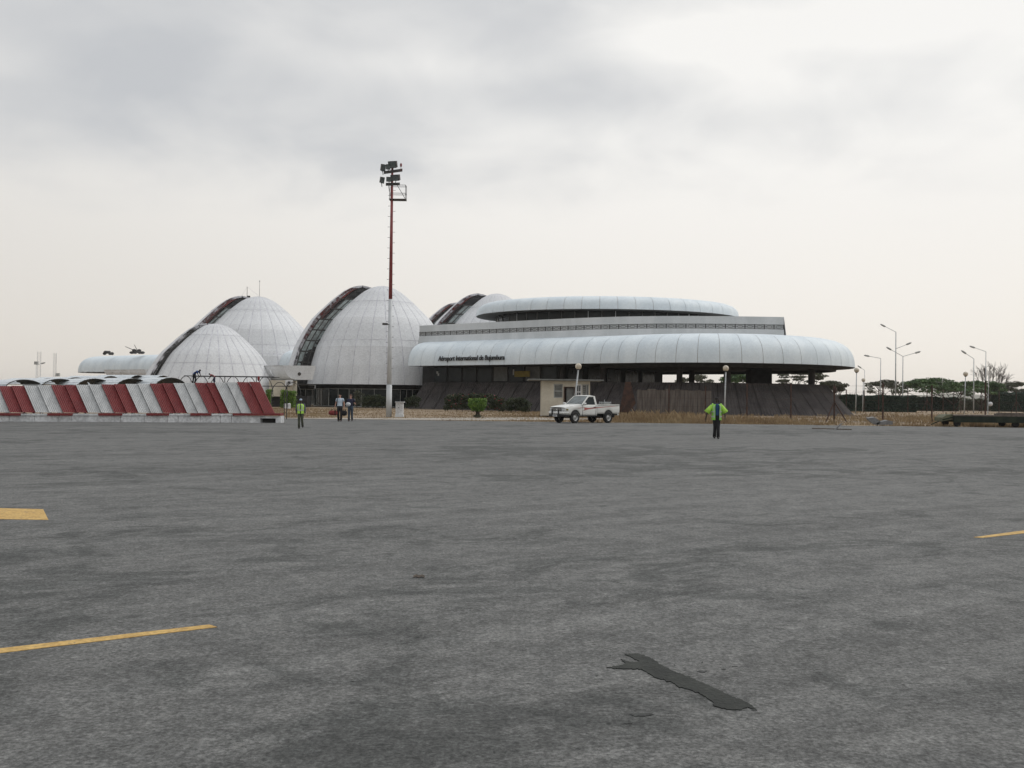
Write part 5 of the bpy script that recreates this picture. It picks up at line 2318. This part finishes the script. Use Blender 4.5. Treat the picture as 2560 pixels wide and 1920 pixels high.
for zt_, nm in ((.02, 'tape'), (.62, 'tape')):
    m_ = MB()
    P_, W_, C_ = J['pel'], J['waist'], J['chest']
    z0_ = (.94 + zt_ * .34 - .04) * k
    for sg in (1, -1):
        loft(m_, [(z0_, 0, 0, .222 * k, .180 * k), (z0_ + .05 * k, 0, 0, .222 * k, .180 * k)], sg * g0 * 1.02, sg * math.radians(150))
    m_.build('reflective_tape', M['reflective'], r, True)
for sg in (1, -1):
    m_ = MB()
    rows = []
    for z_, rx, ry in ((.86, .215, .175), (1.10, .210, .170), (1.30, .240, .187), (1.40, .225, .165)):
        rows.append([Vector((sg * rx * k * math.sin(t), -ry * k * math.cos(t) - .004, z_ * k)) for t in (math.radians(30), math.radians(40))])
    m_.grid(rows if sg < 0 else rows[::-1])
    m_.build('reflective_strip', M['reflective'], r, True)
place(r, G_, math.radians(-4))

# slim guard with vest and cap
G_ = gp(751, 1071.5)
hh = 74.5 * G_.y / FPX
r, J, k, torso = person('slim marshal in yellow safety vest and pale cap left of the couple', G_, hh, 0,
                        dict(el=(.255, .05, 1.16), er=(-.255, .03, 1.15), wl=(.25, -.02, .93), wr=(-.245, .02, .92), kl=(.09, -.04, .50), kr=(-.085, -.05, .49), al=(.12, .12, .14), ar=(-.07, -.08, .08)),
                        M['skin_dark'], M['grey_cloth'], M['khaki'], None, sleeves=1.5)
m_ = MB()
torso(m_, .03, -.35, math.radians(9), 2 * math.pi - math.radians(9))
m_.build('safety_vest', M['hivis'], r, True)
m_ = MB()
z0_ = 1.06 * k
loft(m_, [(z0_, 0, 0, .196 * k, .156 * k), (z0_ + .055 * k, 0, 0, .198 * k, .158 * k)])
m_.build('reflective_tape', M['reflective'], r, True)
for sg in (1, -1):
    m_ = MB()
    rows = [[Vector((sg * rx * k * math.sin(t), -ry * k * math.cos(t) - .004, z_ * k)) for t in (math.radians(24), math.radians(38))] for z_, rx, ry in ((1.10, .196, .156), (1.30, .224, .170), (1.40, .205, .145))]
    m_.grid(rows if sg < 0 else rows[::-1])
    m_.build('reflective_strip', M['reflective'], r, True)
m_ = MB()
rows = [[J['head'] + Vector((.090 * math.sin(t) * math.cos(w), .01 + .105 * math.sin(t) * math.sin(w), .04 + .095 * math.cos(t))) * k for w in [2 * math.pi * q / 16 for q in range(16)]] for t in [math.pi * .5 * i / 5 for i in range(6)]]
m_.grid(rows[::-1], closed=True)
m_.prism([J['head'] + Vector(p) * k for p in ((-.075, -.07, .042), (.075, -.07, .042), (.06, -.15, .03), (0, -.17, .027), (-.06, -.15, .03))], (0, 0, .010))
m_.build('cap', M['cap'], r)
place(r, G_, math.radians(6))

# couple: bald man with bags
G_ = gp(849, 1053.5)
hh = 69 * G_.y / FPX
r, J, k, torso = person('bald man in pale blue shirt and dark trousers carrying two bags', G_, hh, 0,
                        dict(el=(.265, .03, 1.15), er=(-.265, .03, 1.15), wl=(.27, -.02, .90), wr=(-.30, -.02, .90), al=(.09, -.02, .08), ar=(-.07, .06, .08), hl=(.08, 0, .9), hr=(-.08, 0, .9)),
                        M['skin_light'], M['pale_shirt'], M['black_cloth'], None, 'couple walking to the terminal')
m_ = MB()
m_.pipe([Vector((-.13, .13, 1.0)) * k, Vector((-.15, .10, 1.36)) * k, Vector((-.14, -.04, 1.475)) * k, Vector((-.145, -.135, 1.36)) * k, Vector((-.16, -.14, 1.18)) * k], .020 * k, 6)
m_.build('shoulder_strap', M['black_cloth'], r)
man_w = [J['wr'] + Vector((0, 0, -.10 * k)), J['wl'] + Vector((0, 0, -.10 * k))]
place(r, G_)


def bag(name, label, p, w, h, d, m1, m2):
    b0 = thing(name, label, 'bag', p - Vector((0, 0, h + .10)))
    m_ = MB()
    c = p - Vector((0, 0, h / 2 + .10))
    rows = []
    for i in range(9):
        u = 2 * i / 8 - 1
        q = max(.25, (1 - abs(u) ** 4)) ** .5
        rows.append([c + Vector((u * w / 2, math.cos(t) * d / 2 * q, math.sin(t) * h / 2 * q)) for t in [2 * math.pi * s_ / 14 for s_ in range(14)]])
    m_.grid(rows, closed=True)
    n_ = len(m_.v)
    m_.f += [list(range(14)), list(range(n_ - 14, n_))[::-1]]
    m_.m += [0, 0]
    m_.build('bag_body', m1, b0, True, fixn=True)
    m_ = MB()
    for s_ in (-.3, .3):
        m_.pipe([c + Vector((-w * .25, s_ * d, h * .42)), p + Vector((-.04, s_ * .05, -.01)), p + Vector((.04, s_ * .05, -.01)), c + Vector((w * .25, s_ * d, h * .42))], .012, 5)
    m_.build('handle', m2, b0)
    m_ = MB()
    m_.box(c + Vector((w * .22, 0, 0)), (w * .10, d * .98, h * .96))
    m_.build('strap', m2, b0)
    return b0


bag('travel_bag', 'red and black travel bag in the bald man\'s hand at left', G_ + man_w[0] + Vector((-.10, 0, 0)), .58, .32, .26, M['red_cloth'], M['black_cloth'])
bag('hand_bag', 'black hand bag in the bald man\'s other hand, beside the woman', G_ + man_w[1] + Vector((.02, 0, 0)), .34, .34, .22, M['black_cloth'], M['black_cloth'])

G_ = gp(876, 1053)
hh = 67 * G_.y / FPX
r, J, k, torso = person('woman in navy top and jeans holding a white bundle', G_, hh, 0,
                        dict(el=(.25, .05, 1.17), er=(-.24, .03, 1.16), wl=(.33, -.16, 1.13), wr=(-.17, -.24, 1.10), kl=(.09, .02, .50), kr=(-.09, -.04, .49), al=(.10, .05, .10), ar=(-.09, -.06, .08)),
                        M['skin_light'], M['navy'], M['denim'], M['hair_brown'], 'couple walking to the terminal', sleeves=.7)
wb = J['wr'] + Vector((.06, -.06, .0))
place(r, G_)
b0 = thing('bundle', 'crumpled white bundle held against the woman\'s navy top', 'bundle', G_ + wb - Vector((0, 0, .14)))
m_ = MB()
rr2 = random.Random(4)
rows = []
for i in range(9):
    t = math.pi * i / 8
    rows.append([G_ + wb + Vector((.17 * max(.05, math.sin(t)) * math.cos(w) * rr2.uniform(.85, 1.12), .11 * max(.05, math.sin(t)) * math.sin(w), -.13 * math.cos(t) * rr2.uniform(.9, 1.1))) for w in [2 * math.pi * q / 12 for q in range(12)]])
m_.grid(rows, closed=True)
m_.build('cloth', M['white_cloth'], b0, True)

# roof workers bending over the arches
zt_ = at(510, 962, YW - .5).z
lean = dict(waist=(0, -.06, 1.08), chest=(0, -.30, 1.20), neck=(0, -.47, 1.24), head=(0, -.60, 1.27), top=(0, -.68, 1.33), sl=(.17, -.40, 1.20), sr=(-.17, -.40, 1.20),
            el=(.20, -.48, .95), er=(-.20, -.48, .95), wl=(.16, -.60, .80), wr=(-.16, -.60, .80), kl=(.12, -.08, .50), kr=(-.10, .02, .50), al=(.12, .06, .08), ar=(-.10, .10, .08))
for px, yt, lab, sm, tm, rz in ((488, 926, 'roof worker in a blue top bending over a bare arch', M['worker_blue'], M['black_cloth'], 75), (531, 935, 'roof worker in a red shirt bending over, right of the blue one', M['worker_red'], M['navy'], -80)):
    x = gx(px, YW - .5, 2)
    top_ = at(px, yt, YW - .5).z
    hh = (top_ - zt_) / 1.30 * 1.75
    r, J, k, torso = person(lab, None, hh, 0, lean, M['skin_dark'], sm, tm, M['hair_dark'], 'workers on the walkway roof', sleeves=.6)
    place(r, Vector((x - (.1 if rz > 0 else -.1), YW - .5, zt_)), math.radians(rz))
# ------------------------------------------------------------------ trees, hedges, bushes, dry grass, hills, air
def acacia(label, pxt, Y, px0, px1, yt, yb, n, size, lm, seed, dens=1.0, lean=0.0, limbs=9, flatness=.16, fork=.42):
    """flat-topped tree: trunk foot at pixel column pxt, crown between px0..px1 and rows yt..yb"""
    rd = random.Random(seed)
    x0, x1 = at(px0, yt, Y).x, at(px1, yt, Y).x
    zt, zb = at((px0 + px1) / 2, yt, Y).z, at((px0 + px1) / 2, yb, Y).z
    xt = gx(pxt, Y, 0)
    w, hgt = (x1 - x0) / 2, zt - zb
    xc = (x0 + x1) / 2
    r = thing('acacia_tree', label, 'tree', (xt, Y, 0), 'flat crowned acacia trees')
    clumps = []
    for i in range(n):
        a = rd.uniform(0, 2 * math.pi)
        q = math.sqrt(rd.random())
        cx, cy = q * math.cos(a), q * math.sin(a)
        edge = q ** 2
        z = zt - hgt * (.12 + .45 * edge * rd.uniform(.6, 1.2) + .40 * rd.random() ** 2)
        clumps.append(Vector((xc + cx * w * .92, Y + cy * w * .8, z)))
    m_ = MB()
    fz = max(.7, zb * fork)
    f0 = Vector((xt + lean * fz, Y, fz))
    r0 = .06 + .022 * zt
    m_.pipe([(xt, Y, -.1), (xt + lean * fz * .4, Y + .05, fz * .5), f0], [r0 * 1.25, r0, r0 * .8], 8)
    m_.build('trunk', M['bark'], r, True)
    ends = sorted(clumps, key=lambda c: -((c.x - xc) ** 2 + (c.y - Y) ** 2))[:limbs * 2]
    for i in range(limbs):
        e = ends[(i * 2) % len(ends)]
        mid = f0.lerp(e, .5) + Vector((rd.uniform(-.3, .3), rd.uniform(-.3, .3), hgt * .06 - (e - f0).length * .05))
        m_ = MB()
        m_.pipe([f0 - Vector((0, 0, .15)), f0.lerp(mid, .5), mid, mid.lerp(e, .6) + Vector((0, 0, .1)), e], [r0 * .55, r0 * .42, r0 * .32, r0 * .22, r0 * .1], 6)
        for _ in range(3):
            t = rd.choice(clumps)
            if (t - mid).length < w * .9:
                m_.pipe([mid, mid.lerp(t, .5) + Vector((0, 0, -.08)), t], [r0 * .22, r0 * .14, r0 * .05], 5)
        m_.build('limb', M['bark'], r)
    m_ = MB()
    for c in clumps:
        s_ = rd.uniform(.6, 1.25)
        rx = w * .24 * s_
        leafs(m_, c, (rx, rx, max(.16, hgt * flatness * s_)), int(170 * dens * s_), size, rd, .1)
    m_.build('crown', lm, r)
    return r


A_ = [
    ('broad green acacia spreading behind the dark hedge on the right', 2384, 205, 2244, 2446, 943, 988, 50, .40, M['leaf'], 21, 1.1, .0, 11, .12, .45),
    ('green acacia joined to the right of the broad green one', 2450, 214, 2392, 2512, 948, 990, 30, .38, M['leaf'], 22, .95, .12, 9, .12, .45),
    ('thin sparse acacia left of the tallest street lamp pole', 2237, 200, 2163, 2264, 946, 984, 34, .30, M['leaf_dull'], 23, .62, .0, 10, .10, .4),
    ('open dull acacia at the right edge of the picture', 2520, 216, 2484, 2580, 951, 992, 34, .34, M['leaf_dull'], 24, .8, .0, 9, .12, .45),
    ('sparse acacia at the foot of the pavilion tip, beyond the plinth', 2085, 170, 2046, 2122, 949, 985, 34, .28, M['leaf_dull'], 25, .7, .0, 9, .12, .4),
    ('dark layered acacia seen under the canopy by the right column', 2010, 190, 1940, 2068, 921, 962, 36, .34, M['leaf_dull'], 26, .75, .0, 8, .07, .5),
    ('bright green acacia seen under the canopy, left of the stair core', 1865, 200, 1800, 1912, 928, 972, 36, .38, M['leaf'], 27, 1.1, .0, 7, .16, .5),
    ('thin bare looking acacia seen between two columns under the canopy', 1735, 195, 1692, 1782, 931, 968, 30, .28, M['leaf_dull'], 28, .6, .0, 9, .10, .4),
]
for a in A_:
    acacia(*a)

# bare tree
rd = random.Random(5)
YB = 232
bt = thing('bare_tree', 'leafless tree with fanned twigs rising behind the green acacias', 'tree', (gx(2478, YB, 0), YB, 0))
xb = gx(2478, YB, 0)
f0 = Vector((xb, YB, 2.2))
m_ = MB()
m_.pipe([(xb, YB, -.1), (xb + .1, YB, 1.6), f0], [.42, .34, .30], 8)
m_.build('trunk', M['bark'], bt, True)
tw_ = MB()
for i in range(17):
    px = 2446 + (2516 - 2446) * (i + .5) / 17
    u = (px - 2478) / 38
    e = at(px + rd.uniform(-3, 3), 911 + 22 * abs(u) ** 1.6 + rd.uniform(0, 9), YB)
    e.y = YB + rd.uniform(-3, 3)
    mid = f0.lerp(e, .5) + Vector((u * .8, 0, -.3))
    m_ = MB()
    m_.pipe([f0, mid, mid.lerp(e, .55), e], [.13, .075, .05, .02], 5)
    m_.build('limb', M['bark'], bt)
    for _ in range(22):
        t = rd.uniform(.3, .97)
        s_ = mid.lerp(e, t)
        q = s_ + Vector((rd.uniform(-1, 1) + u * .9, rd.uniform(-1, 1), rd.uniform(.4, 1.7)))
        tw_.pipe([s_, s_.lerp(q, .5) + Vector((.1, 0, .1)), q], [.032, .025, .014], 4)
o = tw_.build('twigs', M['bark'], bt)
o['kind'] = 'stuff'


def hedge(label, px0, px1, yt, Y, depth, m, n, size, seed, name='hedge', cat='hedge', group=None, ztop=None, wob=.12):
    rd = random.Random(seed)
    x0, x1 = gx(px0, Y, 1), gx(px1, Y, 1)
    zt = at((px0 + px1) / 2, yt, Y).z if ztop is None else ztop
    r = thing(name, label, cat, ((x0 + x1) / 2, Y, 0), group)
    m_ = MB()
    k = max(3, int((x1 - x0) / .8))
    rows = []
    for i in range(k + 1):
        x = x0 + .15 + (x1 - x0 - .3) * i / k
        z = zt - .18 + rd.uniform(-wob, wob)
        rows.append([Vector((x, Y + .12 + rd.uniform(0, .12), -.05)), Vector((x, Y + .1 + rd.uniform(-.05, .15), z * .55)), Vector((x, Y + .2, z)), Vector((x, Y + depth - .2, z)), Vector((x, Y + depth - .1, -.05))])
    m_.grid(rows)
    m_.add(rows[0], [(0, 1, 2, 3, 4)])
    m_.add(rows[-1], [(4, 3, 2, 1, 0)])
    m_.build('inner_growth', m, r)
    m_ = MB()
    for _ in range(n):
        t = rd.random()
        x = rd.uniform(x0, x1)
        top_ = zt + .10 * math.sin(x * 1.1 + seed) + rd.uniform(-wob, wob)
        if t < .62:
            p = Vector((x, Y + rd.uniform(-.08, .14), rd.uniform(0, top_)))
        elif t < .9:
            p = Vector((x, Y + rd.uniform(0, depth), top_ + rd.uniform(-.12, .06)))
        else:
            p = Vector((rd.choice((x0, x1)) + rd.uniform(-.08, .08), Y + rd.uniform(0, depth), rd.uniform(0, top_)))
        leafs(m_, p, (.10, .08, .10), 1, size, rd, 0)
    m_.build('foliage', m, r)
    return r


hedge('long dark hedge starting at the right tip of the plinth', 2100, 2291, 991, 172, 2.5, M['hedge'], 9000, .36, 31)
hedge('dark hedge under the broad green acacia, set farther back', 2293, 2396, 996, 205, 2.5, M['hedge'], 4500, .40, 32, wob=.22)
hedge('rounded dark hedge at the far right beyond the low globe', 2494, 2600, 985, 210, 3.0, M['hedge'], 4500, .42, 33, wob=.3)
hedge('low grey green scrub between the two right hedges', 2404, 2500, 1000, 225, 2.5, M['leaf_dull'], 1800, .36, 34, wob=.35)
hedge('bright clipped box hedge left of the large dome door', 701, 736, 977.5, 126, 1.6, M['topiary'], 2600, .16, 35, 'clipped_hedge', wob=.04)
hedge('dim clipped hedge half hidden behind the fence end', 664, 676, 977.5, 128, 1.4, M['topiary'], 900, .16, 36, 'clipped_hedge', wob=.04)


def bush(label, px0, px1, yt, Y, m, n, size, seed, flowers=0, group=None, name='bush'):
    rd = random.Random(seed)
    x0, x1 = gx(px0, Y, 1), gx(px1, Y, 1)
    zt = at((px0 + px1) / 2, yt, Y).z
    w = x1 - x0
    r = thing(name, label, 'bush', ((x0 + x1) / 2, Y, 0), group)
    m_ = MB()
    for i in range(max(3, int(w))):
        x = rd.uniform(x0 + w * .15, x1 - w * .15)
        m_.pipe([(x, Y + .5, -.05), (x + rd.uniform(-.2, .2), Y + .5, zt * .4), (x + rd.uniform(-.5, .5), Y + .4, zt * .8)], [.03, .025, .01], 5)
    m_.build('stems', M['bark'], r)['kind'] = 'stuff'
    m_ = MB()
    fl = MB()
    k = max(4, int(w * 2.6))
    for i in range(k):
        u = (i + .5) / k
        env = (1 - abs(2 * u - 1) ** 3) ** .5
        for lv in (.3, .62, .85):
            z = zt * lv * (.55 + .45 * env) * rd.uniform(.85, 1.08)
            c = Vector((x0 + w * u + rd.uniform(-.2, .2), Y + rd.uniform(.1, .8), z))
            s_ = rd.uniform(.32, .55)
            leafs(m_, c, (s_, s_ * .8, s_ * .75), int(n / k / 3), size, rd, .2)
            for _ in range(flowers):
                if rd.random() < .5:
                    leafs(fl, c + Vector((0, -.35, .1)), (s_, .15, s_ * .7), 1, .20, rd, 0)
    m_.build('foliage', m, r)
    if flowers:
        fl.build('flowers', M['flower'], r)['kind'] = 'stuff'
    return r


bush('dark bush against the dome windows, right of the couple', 907, 968, 986, 129, M['bush'], 3000, .20, 41)
bush('small bush at the right end of the dome windows', 1016, 1046, 988, 130, M['bush'], 1400, .18, 42)
bush('long bush with red flowers under the lettering', 1115, 1262, 984, 112, M['bush'], 7000, .20, 43, 2)
bush('lower dark bush between the flowers and the kiosk', 1264, 1322, 994, 110, M['bush'], 2800, .20, 44)
bush('thin brown bush behind the woman by the dome windows', 884, 905, 975, 134, M['leaf_dull'], 800, .18, 45)

# clipped small tree in the dry grass
YP_ = 80
tp = thing('clipped_shrub', 'bright green square-clipped shrub on a bare stem in dry grass', 'shrub', (gx(1193, YP_, 0), YP_, 0))
rd = random.Random(8)
xc = gx(1194, YP_, 1)
za, zb_ = at(1194, 1026, YP_).z, at(1194, 997, YP_).z
m_ = MB()
for i in range(7):
    a = rd.uniform(-.28, .28)
    m_.pipe([(xc + a * .6, YP_ + rd.uniform(-.2, .2), -.05), (xc + a * .5, YP_, .4), (xc + a * 1.8, YP_ + rd.uniform(-.3, .3), za + .3)], [.07, .05, .03], 6)
m_.build('stem', M['bark'], tp)
m_ = MB()
hw_ = 22.5 * YP_ / FPX
for _ in range(4600):
    u, v, w_ = rd.uniform(-1, 1), rd.uniform(-1, 1), rd.uniform(0, 1)
    if max(abs(u), abs(v), abs(2 * w_ - 1)) < .55:
        continue
    sh_ = .62 + .38 * min(1, w_ * 2.2)
    leafs(m_, Vector((xc + u * hw_ * sh_ + .03 * math.sin(9 * w_), YP_ + v * hw_ * .9 * sh_, za + (zb_ - za) * w_ + .05 * math.sin(u * 5 + v * 3))), (.05, .05, .05), 1, .105, rd, 0)
m_.build('foliage', M['topiary'], tp)
m_ = MB()
for _ in range(420):
    a, q = rd.uniform(0, 6.28), abs(rd.gauss(0, .22))
    leafs(m_, Vector((xc + q * math.cos(a), YP_ + q * math.sin(a), rd.uniform(.02, .2))), (.04, .04, .04), 1, .10, rd, 0)
m_.build('dead_leaves', M['leaf_dull'], tp)['kind'] = 'stuff'

# dry grass: blades in tufts, thick along the fence
rd = random.Random(9)
GB = [MB(), MB()]


def blade(x, y, h, w_, mbx):
    a = rd.uniform(0, math.pi)
    dx_, dy_ = math.cos(a) * w_, math.sin(a) * w_ * .5
    lx, ly = rd.gauss(0, .3) * h, rd.gauss(0, .3) * h
    mbx.v += [Vector((x - dx_, y - dy_, -.06)), Vector((x + dx_, y + dy_, -.06)), Vector((x + lx * .4 + dx_ * .6, y + ly * .4, h * .6)), Vector((x + lx, y + ly, h))]
    b_ = len(mbx.v) - 4
    mbx.f += [[b_, b_ + 1, b_ + 2], [b_, b_ + 2, b_ + 3]]
    mbx.m += [0, 0]


def clump_field(nc, xr, yr, hr, per, spread, width=.028):
    for _ in range(nc):
        cx, cy = rd.uniform(*xr), yr[0] + (yr[1] - yr[0]) * rd.random() ** 1.3
        d = math.sin(cx * .55 + 1.3) * math.sin(cy * .8 + cx * .21) + math.sin(cx * .17)
        if rd.random() > .55 + .35 * d:
            continue
        H_ = rd.uniform(*hr) * (1 + .35 * d)
        for _ in range(per):
            x, y = cx + rd.gauss(0, spread), cy + rd.gauss(0, spread * .7)
            if y < EDGE + .05 or (-17 < x < 8 and 69 + max(0, x + 6) * .6 < y < 72 + max(0, x + 6) * .7):
                continue
            blade(x, y, H_ * rd.uniform(.4, 1.2), width * rd.uniform(.6, 1.4), GB[0])


clump_field(900, (8, 56), (68.5, 74), (.10, .26), 20, .28)
clump_field(900, (8, 58), (70, 86), (.22, .55), 20, .40)
clump_field(1200, (6, 60), (86, 112), (.12, .32), 16, .5, .035)
clump_field(1100, (-24, 9), (68.5, 90), (.03, .10), 16, .8)
clump_field(1400, (-32, 9), (88, 124), (.03, .10), 14, 1.2, .035)
clump_field(600, (40, 110), (100, 165), (.12, .3), 14, .8, .05)
tag(GB[0].build('dry_grass', M['drygrass']), 'dry straw coloured grass between the apron and the terminal', 'grass', kind='stuff')

# low faint hills far off on the right and left
m_ = MB()
rows = []
for i in range(121):
    px = -900 + 4600 * i / 120
    Y = 4200
    h = max(4, 20 + 12 * math.sin(i * .21 + 1) + 7 * math.sin(i * .53) + 4 * math.sin(i * 1.3) + (12 if px > 1800 else 0))
    c = Vector(((px - CX) / FPX * Y, Y, 0))
    rows.append([c + Vector((0, 0, -.5)), c + Vector((0, 120, h * .6)), c + Vector((0, 300, h)), c + Vector((0, 900, -.5))])
m_.grid(rows)
tag(m_.build('hills', mat('far_scrub', (.06, .07, .045), .95, .3, .004)), kind='structure')
# band of distant scrub on the plain
rd = random.Random(14)
m_ = MB()
for _ in range(420):
    Y = rd.uniform(260, 900)
    x = rd.uniform(-.62, .62) * Y
    if -.43 < x / Y < .36 and Y < 330:
        continue
    s_ = rd.uniform(.8, 2.4)
    leafs(m_, Vector((x, Y, s_ * .6)), (s_ * 1.6, s_, s_ * .8), 26, .9 + Y / 900, rd, 0)
tag(m_.build('distant_scrub', M['leaf_dull']), 'faint scrub scattered over the far plain', 'scrub', kind='stuff')

# thin dusty haze
hz = MB()
hz.box((0, 2400, 38), (9000, 6000, 78.2))
hm = bpy.data.materials.new('haze_air')
hm.use_nodes = True
hm.node_tree.nodes.clear()
vp = hm.node_tree.nodes.new('ShaderNodeVolumePrincipled')
vp.inputs['Color'].default_value = (.90, .89, .87, 1)
vp.inputs['Density'].default_value = .00011
vp.inputs['Anisotropy'].default_value = .2
ho = hm.node_tree.nodes.new('ShaderNodeOutputMaterial')
hm.node_tree.links.new(vp.outputs[0], ho.inputs['Volume'])
tag(hz.build('haze', hm), 'thin pale dust haze over the airfield', 'haze', kind='stuff')
